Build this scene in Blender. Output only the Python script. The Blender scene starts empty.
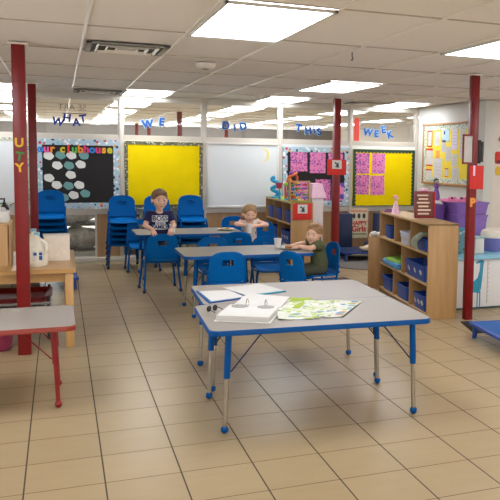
import bpy, bmesh, math, random
import numpy as np
from mathutils import Vector, Matrix, Euler
from mathutils.bvhtree import BVHTree
random.seed(7)
PI = math.pi
SC = bpy.context.scene
COL = SC.collection

# ------------------------------------------------------------------ materials
def lin(h):
    h = h.lstrip('#'); o = []
    for i in (0, 2, 4):
        c = int(h[i:i+2], 16)/255
        o.append(c/12.92 if c <= .04045 else ((c+.055)/1.055)**2.4)
    return (o[0], o[1], o[2], 1)

MATS = {}
def mat(name, hexc, rough=.5, metal=0, var=.06, scale=30, bump=0, spec=.5):
    """principled surface with a little procedural colour variation"""
    if name in MATS: return MATS[name]
    m = bpy.data.materials.new(name); m.use_nodes = True
    nt = m.node_tree; p = nt.nodes['Principled BSDF']
    p.inputs['Roughness'].default_value = rough; p.inputs['Metallic'].default_value = metal
    p.inputs['Specular IOR Level'].default_value = spec
    c = lin(hexc)
    tc = nt.nodes.new('ShaderNodeTexCoord'); nz = nt.nodes.new('ShaderNodeTexNoise')
    nz.inputs['Scale'].default_value = scale; nz.inputs['Detail'].default_value = 3
    nt.links.new(tc.outputs['Object'], nz.inputs['Vector'])
    rp = nt.nodes.new('ShaderNodeValToRGB')
    rp.color_ramp.elements[0].position = .3; rp.color_ramp.elements[1].position = .7
    rp.color_ramp.elements[0].color = tuple(max(0, x*(1-var)) for x in c[:3])+(1,)
    rp.color_ramp.elements[1].color = tuple(min(1, x*(1+var)) for x in c[:3])+(1,)
    nt.links.new(nz.outputs['Fac'], rp.inputs['Fac']); nt.links.new(rp.outputs['Color'], p.inputs['Base Color'])
    if bump:
        b = nt.nodes.new('ShaderNodeBump'); b.inputs['Strength'].default_value = bump; b.inputs['Distance'].default_value = .01
        nt.links.new(nz.outputs['Fac'], b.inputs['Height']); nt.links.new(b.outputs['Normal'], p.inputs['Normal'])
    MATS[name] = m
    return m

def emit(name, hexc, strength):
    m = bpy.data.materials.new(name); m.use_nodes = True; nt = m.node_tree
    p = nt.nodes['Principled BSDF']; p.inputs['Base Color'].default_value = lin(hexc)
    p.inputs['Emission Color'].default_value = lin(hexc); p.inputs['Emission Strength'].default_value = strength
    return m

def wood(name, c1, c2, sx=3, sy=40, rough=.45, axis=2):
    m = bpy.data.materials.new(name); m.use_nodes = True; nt = m.node_tree
    p = nt.nodes['Principled BSDF']; p.inputs['Roughness'].default_value = rough
    tc = nt.nodes.new('ShaderNodeTexCoord'); mp = nt.nodes.new('ShaderNodeMapping')
    s = [sy, sy, sy]; s[axis] = sx
    mp.inputs['Scale'].default_value = s
    nz = nt.nodes.new('ShaderNodeTexNoise'); nz.inputs['Scale'].default_value = 1; nz.inputs['Detail'].default_value = 5
    rp = nt.nodes.new('ShaderNodeValToRGB')
    rp.color_ramp.elements[0].position = .3; rp.color_ramp.elements[1].position = .72
    rp.color_ramp.elements[0].color = lin(c1); rp.color_ramp.elements[1].color = lin(c2)
    nt.links.new(tc.outputs['Object'], mp.inputs['Vector']); nt.links.new(mp.outputs['Vector'], nz.inputs['Vector'])
    nt.links.new(nz.outputs['Fac'], rp.inputs['Fac']); nt.links.new(rp.outputs['Color'], p.inputs['Base Color'])
    return m

def speckle(name, base, spots, scale=25, thr=.35, rough=.7, noise=False):
    """a base colour with coloured voronoi blobs: printed border trims, finger paintings"""
    m = bpy.data.materials.new(name); m.use_nodes = True; nt = m.node_tree
    p = nt.nodes['Principled BSDF']; p.inputs['Roughness'].default_value = rough
    tc = nt.nodes.new('ShaderNodeTexCoord'); vo = nt.nodes.new('ShaderNodeTexVoronoi')
    vo.inputs['Scale'].default_value = scale; nt.links.new(tc.outputs['Object'], vo.inputs['Vector'])
    lt = nt.nodes.new('ShaderNodeMath'); lt.operation = 'LESS_THAN'; lt.inputs[1].default_value = thr
    nt.links.new(vo.outputs['Distance'], lt.inputs[0])
    sep = nt.nodes.new('ShaderNodeSeparateColor'); nt.links.new(vo.outputs['Color'], sep.inputs['Color'])
    rp = nt.nodes.new('ShaderNodeValToRGB'); rp.color_ramp.interpolation = 'CONSTANT'
    n = len(spots)
    while len(rp.color_ramp.elements) < n: rp.color_ramp.elements.new(.5)
    for i, s in enumerate(spots):
        rp.color_ramp.elements[i].position = i/n; rp.color_ramp.elements[i].color = lin(s)
    nt.links.new(sep.outputs['Red'], rp.inputs['Fac'])
    mx = nt.nodes.new('ShaderNodeMix'); mx.data_type = 'RGBA'
    mx.inputs['A'].default_value = lin(base)
    nt.links.new(lt.outputs[0], mx.inputs['Factor']); nt.links.new(rp.outputs['Color'], mx.inputs['B'])
    nt.links.new(mx.outputs['Result'], p.inputs['Base Color'])
    return m

def glass_mat():
    m = bpy.data.materials.new('window_glass'); m.use_nodes = True; nt = m.node_tree
    nt.nodes.remove(nt.nodes['Principled BSDF']); out = nt.nodes['Material Output']
    t = nt.nodes.new('ShaderNodeBsdfTransparent'); t.inputs['Color'].default_value = (.93, .95, .94, 1)
    g = nt.nodes.new('ShaderNodeBsdfGlossy'); g.inputs['Roughness'].default_value = .02
    f = nt.nodes.new('ShaderNodeFresnel'); f.inputs['IOR'].default_value = 1.5
    mx = nt.nodes.new('ShaderNodeMixShader')
    nt.links.new(f.outputs[0], mx.inputs[0]); nt.links.new(t.outputs[0], mx.inputs[1]); nt.links.new(g.outputs[0], mx.inputs[2])
    nt.links.new(mx.outputs[0], out.inputs['Surface'])
    return m

def floor_mat():
    m = bpy.data.materials.new('floor_tiles'); m.use_nodes = True; nt = m.node_tree; N = nt.nodes; L = nt.links
    p = N['Principled BSDF']
    tc = N.new('ShaderNodeTexCoord'); sp = N.new('ShaderNodeSeparateXYZ'); L.new(tc.outputs['Object'], sp.inputs[0])
    def M(op, a, b=None):
        n = N.new('ShaderNodeMath'); n.operation = op
        for i, v in enumerate((a, b)):
            if v is None: continue
            if isinstance(v, (int, float)): n.inputs[i].default_value = v
            else: L.new(v, n.inputs[i])
        return n.outputs[0]
    def cell(o, off, size):
        u = M('DIVIDE', M('SUBTRACT', o, off), size)
        fr = M('FRACT', u); d = M('MULTIPLY', M('MINIMUM', fr, M('SUBTRACT', 1, fr)), size)
        return M('FLOOR', u), d
    ix, dx = cell(sp.outputs['X'], -.168-.3325*20, .3325)
    iy, dy = cell(sp.outputs['Y'], 3.345-.3135*30, .3135)
    gx = M('LESS_THAN', dx, .0034); gy = M('LESS_THAN', dy, .003)
    cmb = N.new('ShaderNodeCombineXYZ'); L.new(ix, cmb.inputs[0]); L.new(iy, cmb.inputs[1])
    wn = N.new('ShaderNodeTexWhiteNoise'); wn.noise_dimensions = '2D'; L.new(cmb.outputs[0], wn.inputs['Vector'])
    mp = N.new('ShaderNodeMapping'); mp.inputs['Scale'].default_value = (4, 13, 5); L.new(tc.outputs['Object'], mp.inputs['Vector'])
    nz = N.new('ShaderNodeTexNoise'); nz.inputs['Scale'].default_value = 1.3; nz.inputs['Detail'].default_value = 4
    nz.inputs['Roughness'].default_value = .6; L.new(mp.outputs[0], nz.inputs['Vector'])
    fac = M('ADD', M('MULTIPLY', nz.outputs['Fac'], .8), M('MULTIPLY', wn.outputs['Value'], .2))
    rp = N.new('ShaderNodeValToRGB'); L.new(fac, rp.inputs['Fac'])
    rp.color_ramp.elements[0].position = .25; rp.color_ramp.elements[1].position = .8
    rp.color_ramp.elements[0].color = lin('#9E8A68'); rp.color_ramp.elements[1].color = lin('#A99472')
    a = N.new('ShaderNodeMix'); a.data_type = 'RGBA'; L.new(gy, a.inputs['Factor']); L.new(rp.outputs['Color'], a.inputs['A'])
    a.inputs['B'].default_value = lin('#6A5438')
    b = N.new('ShaderNodeMix'); b.data_type = 'RGBA'; L.new(gx, b.inputs['Factor']); L.new(a.outputs['Result'], b.inputs['A'])
    b.inputs['B'].default_value = lin('#3E3224')
    L.new(b.outputs['Result'], p.inputs['Base Color'])
    g = M('MAXIMUM', gx, gy)
    L.new(M('ADD', M('MULTIPLY', nz.outputs['Fac'], .08), M('ADD', M('MULTIPLY', g, .4), .28)), p.inputs['Roughness'])
    bp = N.new('ShaderNodeBump'); bp.inputs['Strength'].default_value = .12; bp.inputs['Distance'].default_value = .004
    L.new(M('SUBTRACT', 1, g), bp.inputs['Height']); L.new(bp.outputs[0], p.inputs['Normal'])
    return m

GLASS = glass_mat()
M_floor = floor_mat()
M_ceil = mat('ceiling_tile', '#EEE8E2', .9, var=.03, scale=140, bump=.15)
M_grid = mat('ceiling_bar', '#EDE6DC', .35, var=.02)
M_gridx = mat('ceiling_cross_bar', '#B9AFA3', .6, var=.02)
M_wallw = mat('pale_grey_wall', '#D3D3CD', .7, var=.02, scale=4)
M_wallb = mat('beige_wall', '#E0D6CA', .7, var=.02, scale=4)
M_wallg = mat('grey_far_wall', '#8C8888', .8, var=.03, scale=3)
M_alu = mat('aluminium_frame', '#C9C3B8', .4, .15, var=.02)
M_tan = wood('tan_panel', '#A9835A', '#BD9870', 2, 14)
M_red = mat('red_post_paint', '#780E12', .35, var=.12, scale=9)
M_blue = mat('blue_plastic', '#005DA4', .5, var=.04, spec=.08)
M_blue_d = mat('blue_paint', '#004E92', .4, var=.04, spec=.15)
M_navy = mat('navy_vinyl', '#1C2C50', .5)
M_chrome = mat('chrome', '#B9B5AE', .22, 1, var=.03)
M_dark = mat('black_rubber', '#191A1D', .6)
M_lam = mat('grey_laminate', '#8B847C', .4, var=.015, scale=60)
M_redd = mat('red_edge', '#8E2E1E', .4)
M_white = mat('white_plastic', '#D4D1CA', .4, var=.02)
M_paper = mat('white_paper', '#C8C6C2', .8, var=.02)
M_board = mat('whiteboard', '#DCE1E3', .25, var=.01, scale=3)
M_black = mat('black_paper', '#1D1A1B', .85)
M_yel = mat('yellow_paper', '#F0D400', .9, spec=.15, var=.03, scale=6)
M_maple = wood('maple_ply', '#A37C4D', '#B58F60', 2.5, 22)
M_maple_h = wood('maple_top', '#AC8657', '#C4A374', 2.5, 22, axis=0)
M_table_w = wood('beech_table', '#B5894F', '#C59B63', 2, 25, .3, axis=0)
M_purple = mat('purple_plastic', '#8A63B4', .4)
M_purple_d = mat('deep_purple_plastic', '#6E4596', .4)
M_pink = mat('pink_plastic', '#E27FB0', .5)
M_pinkl = mat('pale_pink', '#EDC3DA', .6)
M_lblue = mat('light_blue_top', '#8CC6DC', .35)
M_teal = mat('teal_paint', '#2389A8', .5)
M_orange = mat('orange_paint', '#E8862A', .5)
M_bin = mat('bin_blue', '#1B4494', .4)
M_skin = mat('skin', '#E9BBA2', .5, var=.05, scale=40)
M_lip = mat('lips', '#C07066', .5)
M_eye = mat('eye_white', '#E8E4E0', .2)
M_iris = mat('iris', '#2A2320', .2)
M_greyp = mat('grey_plastic', '#8E8C88', .5)
M_dk = mat('dark_grey', '#3B3A3A', .6)
M_card = mat('cardboard', '#B98F60', .8)
M_red_p = mat('red_paper', '#C92A22', .7)
M_green = mat('green_paper', '#4E9A3F', .7)
M_lime = mat('lime_paper', '#94AA2C', .7)

# ------------------------------------------------------------------ mesh helper
class G:
    def __init__(s): s.bm = bmesh.new()
    def _add(s, verts, faces, mi=0):
        vs = [s.bm.verts.new(v) for v in verts]
        for f in faces:
            try: s.bm.faces.new([vs[i] for i in f]).material_index = mi
            except ValueError: pass
        return vs
    def box(s, c, d, bev=0, rot=None, mi=0, seg=2):
        b = bmesh.new(); bmesh.ops.create_cube(b, size=1)
        for v in b.verts: v.co = Vector((v.co.x*d[0], v.co.y*d[1], v.co.z*d[2]))
        if bev: bmesh.ops.bevel(b, geom=b.edges[:], offset=min(bev, min(d)*.45), segments=seg, affect='EDGES', profile=.5)
        R = Euler(rot).to_matrix() if rot is not None else Matrix.Identity(3)
        for v in b.verts: v.co = R @ v.co + Vector(c)
        return s.merge(b, mi)
    def merge(s, b, mi=0):
        mp = {v: s.bm.verts.new(v.co) for v in b.verts}
        for f in b.faces:
            try:
                nf = s.bm.faces.new([mp[v] for v in f.verts]); nf.material_index = mi
            except ValueError: pass
        b.free(); return s
    def tube(s, pts, r, n=10, mi=0, cap=True):
        pts = [Vector(p) for p in pts]; rs = r if isinstance(r, (list, tuple)) else [r]*len(pts)
        rings = []; prev = None
        for i, p in enumerate(pts):
            t = ((pts[min(i+1, len(pts)-1)]-p).normalized() + (p-pts[max(i-1, 0)]).normalized()).normalized()
            if prev is None:
                a = t.orthogonal().normalized()
            else:
                a = (prev - t*prev.dot(t)).normalized()
            prev = a; bb = t.cross(a)
            rings.append([s.bm.verts.new(p + (a*math.cos(2*PI*k/n)+bb*math.sin(2*PI*k/n))*rs[i]) for k in range(n)])
        for q, w in zip(rings, rings[1:]):
            for k in range(n):
                s.bm.faces.new((q[k], q[(k+1) % n], w[(k+1) % n], w[k])).material_index = mi
        if cap:
            s.bm.faces.new(rings[0][::-1]).material_index = mi; s.bm.faces.new(rings[-1]).material_index = mi
        return s
    def ball(s, c, r, n=12, mi=0, rot=None):
        r = r if isinstance(r, (list, tuple)) else (r, r, r)
        b = bmesh.new(); bmesh.ops.create_uvsphere(b, u_segments=n*2, v_segments=n, radius=1)
        R = Euler(rot).to_matrix() if rot is not None else Matrix.Identity(3)
        for v in b.verts: v.co = R @ Vector((v.co.x*r[0], v.co.y*r[1], v.co.z*r[2])) + Vector(c)
        return s.merge(b, mi)
    def lathe(s, prof, c=(0, 0, 0), n=24, mi=0):
        c = Vector(c); rings = []
        for r, z in prof:
            rings.append([s.bm.verts.new(c+Vector((max(r, 1e-4)*math.cos(2*PI*k/n), max(r, 1e-4)*math.sin(2*PI*k/n), z))) for k in range(n)])
        for q, w in zip(rings, rings[1:]):
            for k in range(n): s.bm.faces.new((q[k], q[(k+1) % n], w[(k+1) % n], w[k])).material_index = mi
        s.bm.faces.new(rings[0][::-1]).material_index = mi; s.bm.faces.new(rings[-1]).material_index = mi
        return s
    def prism(s, pts, d0, d1, axis='z', mi=0, off=(0, 0, 0)):
        """polygon extruded along an axis; pts 2D in the other two axes (x,y),(x,z) or (y,z)"""
        def P(p, d):
            q = {'z': (p[0], p[1], d), 'y': (p[0], d, p[1]), 'x': (d, p[0], p[1])}[axis]
            return Vector(q)+Vector(off)
        a = [s.bm.verts.new(P(p, d0)) for p in pts]; b = [s.bm.verts.new(P(p, d1)) for p in pts]
        n = len(pts)
        s.bm.faces.new(a).material_index = mi; s.bm.faces.new(b[::-1]).material_index = mi
        for k in range(n): s.bm.faces.new((a[k], b[k], b[(k+1) % n], a[(k+1) % n])).material_index = mi
        return s
    def build(s, name, m, parent=None, loc=(0, 0, 0), rot=(0, 0, 0), smooth=True):
        bmesh.ops.recalc_face_normals(s.bm, faces=s.bm.faces[:])
        me = bpy.data.meshes.new(name); s.bm.to_mesh(me); s.bm.free()
        return link(name, me, m, parent, loc, rot, smooth)

def link(name, me, m, parent=None, loc=(0, 0, 0), rot=(0, 0, 0), smooth=True):
    for k in (m if isinstance(m, (list, tuple)) else [m]): me.materials.append(k)
    if smooth and len(me.polygons):
        me.polygons.foreach_set('use_smooth', [True]*len(me.polygons))
        me.set_sharp_from_angle(angle=.7)
    o = bpy.data.objects.new(name, me); COL.objects.link(o)
    o.location = loc; o.rotation_euler = rot
    if parent: o.parent = parent
    return o

def tag(o, label, cat, group=None, kind=None):
    if label: o['label'] = label
    if cat: o['category'] = cat
    if group: o['group'] = group
    if kind: o['kind'] = kind
    return o
def thing(name, label, cat, loc=(0, 0, 0), rz=0, group=None):
    o = bpy.data.objects.new(name, None); COL.objects.link(o); o.empty_display_size = .1
    o.location = loc; o.rotation_euler = (0, 0, rz)
    return tag(o, label, cat, group)
def struct(o, label=None):
    o['kind'] = 'structure'
    if label: o['label'] = label
    return o
def dup(o, loc=None, rz=None, label=None, parent=None):
    c = o.copy(); COL.objects.link(c)
    if parent is not None: c.parent = parent
    if loc is not None: c.location = loc
    if rz is not None: c.rotation_euler = (0, 0, rz)
    if label: c['label'] = label
    for ch in list(o.children): dup(ch, parent=c)
    return c
def rrect(x0, y0, x1, y1, r, n=6):
    p = []
    for cx, cy, a in ((x1-r, y1-r, 0), (x0+r, y1-r, 90), (x0+r, y0+r, 180), (x1-r, y0+r, 270)):
        for k in range(n+1):
            t = math.radians(a+90*k/n); p.append((cx+r*math.cos(t), cy+r*math.sin(t)))
    return p
def text_mesh(s, size, ext=.002, bold=0.0, align='CENTER'):
    cu = bpy.data.curves.new('t', 'FONT'); cu.body = s; cu.size = size; cu.extrude = ext
    cu.align_x = align; cu.align_y = 'CENTER'; cu.offset = bold; cu.resolution_u = 3
    o = bpy.data.objects.new('t', cu); COL.objects.link(o)
    dg = bpy.context.evaluated_depsgraph_get(); dg.update()
    me = bpy.data.meshes.new_from_object(o.evaluated_get(dg))
    bpy.data.objects.remove(o); bpy.data.curves.remove(cu)
    me.materials.clear()
    return me
FACE_CAM = (PI/2, 0, 0)

# ------------------------------------------------------------------ room shell
CZ = 2.2                      # ceiling height
BY = 10.25                    # glazed partition
struct(G().box((2, 10.5, -.05), (12, 27, .1)).build('floor', M_floor))
ceil = struct(G().box((2, 10.5, CZ+.06), (12, 27, .1)).build('ceiling', M_ceil))
# suspended ceiling grid
GX = [.155+.59*k for k in range(-7, 14)]; GY = [3.6+1.15*k for k in range(-5, 17)]
g = G()
for x in GX: g.box((x, 10.5, CZ+.0055), (.018, 27, .011))
for y in GY: g.box((2, y, CZ+.0075), (12, .012, .007), mi=1)
gr = g.build('grid', [M_grid, M_gridx], ceil)
def wall(name, c, d, m): return struct(G().box(c, d).build(name, m))
wall('wall_left', (-4.05, 10.5, 1.1), (.1, 27, 2.2), M_wallw)
wall('wall_front', (2, -3.05, 1.1), (12, .1, 2.2), M_wallb)
wall('wall_far', (2, 22.05, 1.1), (12, .1, 2.2), M_wallg)
wall('wall_east', (8.05, 10.5, 1.1), (.1, 27, 2.2), M_wallb)
g = G(); g.box((5.16, 9.25, 1.1), (.14, 1.9, 2.2)).build('wall_right', M_wallw)['kind'] = 'structure'
g = G(); g.box((6.61, 8.4, 1.1), (2.76, .1, 2.2)).build('wall_alcove', M_wallb)['kind'] = 'structure'
# partition: aluminium frame, solid panels, lower panels
MX = [-3.585, -2.5, -1.415, -.33, .755, 1.84, 2.915, 3.985, 5.065]
g = G()
for x in MX: g.box((x, BY, CZ/2), (.05, .09, CZ), .004)
XL, XR = -4.0, 5.09
def rail(z0, z1, dy=.08): g.box(((XL+XR)/2, BY, (z0+z1)/2), (XR-XL, dy, z1-z0))
rail(2.135, CZ); rail(1.612, 1.665); rail(.64, .705)
wb = struct(g.build('wall_back', M_alu))
g = G(); g.box(((XL+XR)/2, BY-.01, 1.16), (XR-XL, .066, .9)); g.build('infill', M_board, wb)
struct(G().box(((XL+XR)/2, BY-.005, .035), (XR-XL, .11, .07), .005).build('baseboard_back', M_alu))
struct(G().box((5.085, 9.3, .04), (.012, 1.9, .08)).build('baseboard_right', M_wallw))
n = 0
for i in range(len(MX)-1):
    x0, x1 = MX[i]+.025, MX[i+1]-.025
    n += 1
    w = G()
    for z in (1.672, 2.128): w.box(((x0+x1)/2, BY, z), (x1-x0, .05, .014))
    for x in (x0+.007, x1-.007): w.box((x, BY, 1.9), (.014, .05, .47))
    w = struct(w.build('window_%d' % n, M_alu))
    G().box(((x0+x1)/2, BY, 1.9), (x1-x0-.02, .006, .45)).build('pane', GLASS, w)
    # below the boards
    if i in (3, 4):
        n += 1
        xs = .44 if i == 3 else x1
        lw = G()
        lw.box(((x0+xs)/2, BY, .075), (xs-x0, .05, .012)).box(((x0+xs)/2, BY, .635), (xs-x0, .05, .012))
        lw.box((xs-.012, BY, .355), (.024, .06, .57))
        lw = struct(lw.build('window_%d' % n, M_alu))
        G().box(((x0+xs)/2, BY, .355), (xs-x0-.02, .006, .55)).build('pane', GLASS, lw)
        if i == 3: G().box(((xs+x1)/2, BY, .355), (x1-xs, .03, .57)).build('lower_panel', M_tan, wb)
    else:
        G().box(((x0+x1)/2, BY, .355), (x1-x0, .03, .57)).build('lower_panel', M_tan, wb)
# posts
def post(x, y, label, w=.085):
    t = thing('red_post', label, 'post', (x, y, 0), 0, 'red posts')
    G().box((0, 0, CZ/2), (w, w, CZ), .006).build('shaft', M_red, t)
    G().box((0, 0, CZ-.006), (w+.035, w+.035, .012), .002).build('top_plate', M_grid, t)
    return t
PLF = post(-.255, 5.73, 'red square post at the left, rising in front of the wooden table, with letters', .088)
post(-.275, 9.05, 'red post just behind the left one, beside the black bulletin board')
post(3.335, 9.05, 'red post in the middle carrying a red sign with a picture')
PRF = post(3.425, 5.78, 'red post at the right beside the low cot, with a clipboard sign', .07)
for x, y, l in ((2.02, 13.7, 'nearest red post behind the glass, right of the word WE'), (1.89, 20.3, 'far red post behind the glass, left of the letter W of WE'), (2.2, 20.3, 'far red post behind the glass, under the letter W of WE'),
                (3.56, 17, 'far red post behind the glass below the word DID')):
    t = post(x, y, l)

# ceiling lights
M_diff = emit('light_diffuser', '#F6F9FF', 7.6)
LABS = {(.745, 3.6): 'large lit ceiling panel nearest the camera, top centre', (2.515, 7.05): 'lit ceiling panel in the middle, left of the mid red post top',
        (.745, 9.35): 'lit ceiling panel against the window frame above the word WE', (2.515, 9.35): 'lit ceiling panel against the window frame above the whiteboard',
        (4.285, 9.35): 'lit ceiling panel against the window frame above the word WEEK', (2.515, 3.6): 'lit ceiling panel cut by the right edge of the picture',
        (-1.025, 9.35): 'lit ceiling panel at the left edge behind the front red post'}
def light(x, y, ln=1.13):
    lab = LABS.get((x, y), 'lit ceiling panel in the room behind the glass' if y > 10 else 'lit ceiling panel behind the camera')
    t = thing('ceiling_light', lab, 'light', (x+.295, y+.01+ln/2, CZ), 0, 'ceiling light panels')
    f = G()
    for sx in (-1, 1): f.box((sx*.28, 0, -.006), (.02, ln, .016), .002)
    for sy in (-1, 1): f.box((0, sy*(ln/2-.01), -.006), (.58, .02, .016), .002)
    f.build('frame', M_white, t)
    G().box((0, 0, -.005), (.545, ln-.04, .008)).build('diffuser', M_diff, t)
for x in (-1.025, .745, 2.515): light(x, 3.6)
light(4.285, 3.6)
light(2.515, 7.05); light(6.055, 7.05); light(-2.795, 7.05)
for x in (-1.025, .745, 2.515, 4.285): light(x, 9.35, .82)
for x in (-1.025, .745, 2.515, 4.285):
    for y in (-.0, -2.15): light(x, y+.15)
for x in (-1.025, .745, 2.515, 4.285, 6.055):
    for y in (11.65, 13.95, 16.25, 18.55): light(x, y)

# ceiling vents, detector
def vent(x, y, label, w=.55, d=.5, rz=0):
    t = thing('ceiling_vent', label, 'vent', (x, y, CZ), rz, 'ceiling air vents')
    f = G()
    for sx in (-1, 1): f.box((sx*(w/2-.02), 0, -.006), (.04, d, .012), .003)
    for sy in (-1, 1): f.box((0, sy*(d/2-.02), -.006), (w, .04, .012), .003)
    f.build('frame', M_greyp, t)
    G().box((0, 0, -.001), (w-.06, d-.06, .004)).build('duct', M_dk, t)
    for k in range(3):
        s = G(); q = .2-.065*k
        for sx in (-1, 1): s.box((sx*q, 0, -.012), (.02, d*.9*q/.2*.8, .004), 0, (0, sx*.6, 0))
        for sy in (-1, 1): s.box((0, sy*q*.9, -.012), (q*1.9, .02, .004), 0, (-sy*.6, 0, 0))
        s.build('louvre', M_grid, t)
vent(.455, 5.6, 'square ceiling air vent with pale louvres, above the left aisle')
vent(.45, 9.85, 'ceiling air vent against the window frame above the word WHAT')
vent(4.0, 9.75, 'ceiling air vent near the mid red post, above the second black board', .5, .35)
t = thing('smoke_detector', 'round pale smoke detector on the ceiling left of centre', 'detector', (1.13, 6.22, CZ))
G().lathe([(.01, -.045), (.06, -.043), (.075, -.03), (.085, 0)]).build('housing', M_ceil, t)
G().lathe([(.02, -.052), (.03, -.046)]).build('sensor_cap', M_greyp, t)
o = G().lathe([(.008, -.06), (.03, -.045), (.055, -.012), (.055, 0)]).build('motion_sensor', M_ceil, loc=(2.34, 9.2, CZ))
tag(o, 'small round ceiling sensor near the window frame above DID', 'sensor')
o = G().tube([(0, 0, 0), (0, 0, -.03), (.008, 0, -.045), (0, 0, -.058), (-.008, 0, -.05)], .004, 6).build('ceiling_hook', M_dk, loc=(1.95, 5.0, CZ))
tag(o, 'tiny dark hook hanging from the ceiling grid', 'hook')

# ------------------------------------------------------------------ boards on the partition
FY = BY-.0735                 # face of the frame
BORD = speckle('blue_print_border', '#A9C3D0', ['#C23A52', '#E8E8EC', '#2C3F5C', '#E8E8EC', '#88B6C6', '#D9A25A'], 22, .42)
BORD2 = speckle('zigzag_border', '#5E6248', ['#C9B98A', '#2E362C', '#8A6A3A', '#BFC0AE'], 42, .42)
BORD3 = speckle('mixed_border', '#B9C0A8', ['#3A6FA8', '#4A7A4A', '#D8D4C4', '#7A4A8A'], 40, .42)
def scallop(x0, x1, z, up, n, d):
    p = []
    for k in range(n):
        a, b = x0+(x1-x0)*k/n, x0+(x1-x0)*(k+1)/n
        for q in range(5):
            t = q/5; p.append((a+(b-a)*t, z+up*d*math.sin(PI*t)))
    return p
def board(name, label, x0, z0, x1, z1, panel, border, bw, scal=False, frame=None):
    cx, cz = (x0+x1)/2, (z0+z1)/2; w, h = x1-x0, z1-z0
    t = thing(name, label, 'bulletin board' if name != 'whiteboard' else 'whiteboard', (cx, FY+.03, cz))
    G().box((0, -.008, 0), (w, .016, h)).build('panel', panel, t)
    if border:
        b = G()
        if scal:
            n = int(w/.055); m = int(h/.055)
            b.prism([(-w/2, h/2), (w/2, h/2)]+scallop(w/2, -w/2, h/2-bw, -1, n, .02), -.02, -.016, 'y')
            b.prism([(-w/2, -h/2), (w/2, -h/2)][::-1]+scallop(-w/2, w/2, -h/2+bw*.2, 1, n, .004), -.02, -.016, 'y')
            for s in (-1, 1):
                q = [(s*w/2, -h/2), (s*w/2, h/2)]+[(s*(w/2-bw)-s*.018*math.sin(PI*(k % 5)/5), h/2-h*k/(m*5)) for k in range(m*5+1)]
                b.prism(q, -.021, -.0165, 'y')
        else:
            for s in (-1, 1):
                b.box((0, -.018, s*(h/2-bw/2)), (w, .005, bw)); b.box((s*(w/2-bw/2), -.018, 0), (bw, .0056, h))
        b.build('border', border, t)
    if frame:
        f = G(); fw = .025
        for s in (-1, 1):
            f.box((0, -.014, s*(h/2+fw/2)), (w+2*fw, .03, fw), .004); f.box((s*(w/2+fw/2), -.014, 0), (fw, .03, h), .004)
        f.build('frame', frame, t)
    return t
board('bulletin_board', 'black bulletin board reading our clubhouse, with blue patterned border', -.28, .715, .727, 1.605, M_black, BORD, .075)
board('bulletin_board', 'plain empty yellow bulletin board behind the standing boy', .79, .715, 1.812, 1.6, M_yel, BORD2, .045)
wbd = board('whiteboard', 'large blank whiteboard between two bulletin boards', 1.893, .735, 2.863, 1.583, M_board, None, 0, False, M_white)
board('bulletin_board', 'black bulletin board with pink painted papers behind the middle red post', 2.945, .73, 3.955, 1.57, M_black, BORD, .07)
board('bulletin_board', 'yellow bulletin board with dark scalloped border and four pink papers', 4.02, .715, 5.03, 1.56, M_yel, mat('dark_green_border', '#2B4534', .8), .035, True)
board('bulletin_board', 'pale whiteboard with green patterned top border at the left edge', -1.38, .76, -.36, 1.609, M_board, BORD3, .04)
# lettering "our clubhouse"
cols = ['#2C7FD0', '#E0559A', '#E58A2A', '#D8C22A', '#E0432E', '#57B24A', '#E58A2A', '#D83A7A', '#2C7FD0', '#D83A7A', '#E5A02A', '#CFC428', '#3A8FD8']
nm = ['first', 'second', 'third', 'fourth', 'fifth', 'sixth', 'seventh', 'eighth', 'ninth', 'tenth']
def fmat(h): return mat('paper_'+h[1:], h, .7, var=.02)
def cname(h):
    r, g_, b = [int(h[i:i+2], 16) for i in (1, 3, 5)]
    if b > r and b > g_: return 'blue'
    if r > 200 and b > 110: return 'pink'
    if r > 200 and g_ > 180: return 'yellow'
    if r > 200 and g_ > 120: return 'orange'
    if g_ > r: return 'green'
    return 'red'
xs = [-.225, -.155, -.085] + [.035+.0715*k for k in range(9)]
for k, (c, x) in enumerate(zip('ourclubhouse', xs)):
    h = cols[k]; w = 'our' if k < 3 else 'clubhouse'; i = k if k < 3 else k-3
    o = link('paper_letter', text_mesh(c, .135, .002, .006), fmat(h), None, (x, FY+.0088, 1.478), FACE_CAM, False)
    tag(o, '%s letter %s, %s letter of %s on black board' % (cname(h), c, nm[i], w), 'letter', 'letters spelling our clubhouse')
# plain round paper cut-outs
cut = [(-.13, 1.39, 0), (.01, 1.4, 1), (.14, 1.4, 0), (.29, 1.4, 1), (-.03, 1.27, 0), (.11, 1.27, 1), (.25, 1.285, 0), (-.13, 1.11, 0), (.13, 1.15, 0),
       (-.04, 1.02, 0), (.1, 1.01, 1), (.23, 1.02, 0), (.16, .89, 0), (.3, .91, 1), (.04, .86, 1)]
cl = ['white paper cutout, first of the top row on the black board', 'teal paper cutout, second of the top row on the black board', 'white paper cutout, third of the top row on the black board',
      'teal paper cutout, last of the top row on the black board', 'white paper cutout, first of the second row on black board', 'teal paper cutout in the middle of the second row', 'white paper cutout, last of the second row on black board',
      'white paper cutout alone at the left of the third row', 'white paper cutout at the right of the third row', 'white paper cutout, first of the fourth row on black board', 'teal paper cutout in the middle of the fourth row',
      'white paper cutout, last of the fourth row on black board', 'white paper cutout in the bottom row of black board', 'teal paper cutout, last of the bottom row on black board', 'teal paper cutout at bottom beside the tall chair stack']
M_cutw = mat('cutout_white', '#E2E2DE', .8); M_cutt = mat('cutout_teal', '#6E9F9E', .8)
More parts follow.
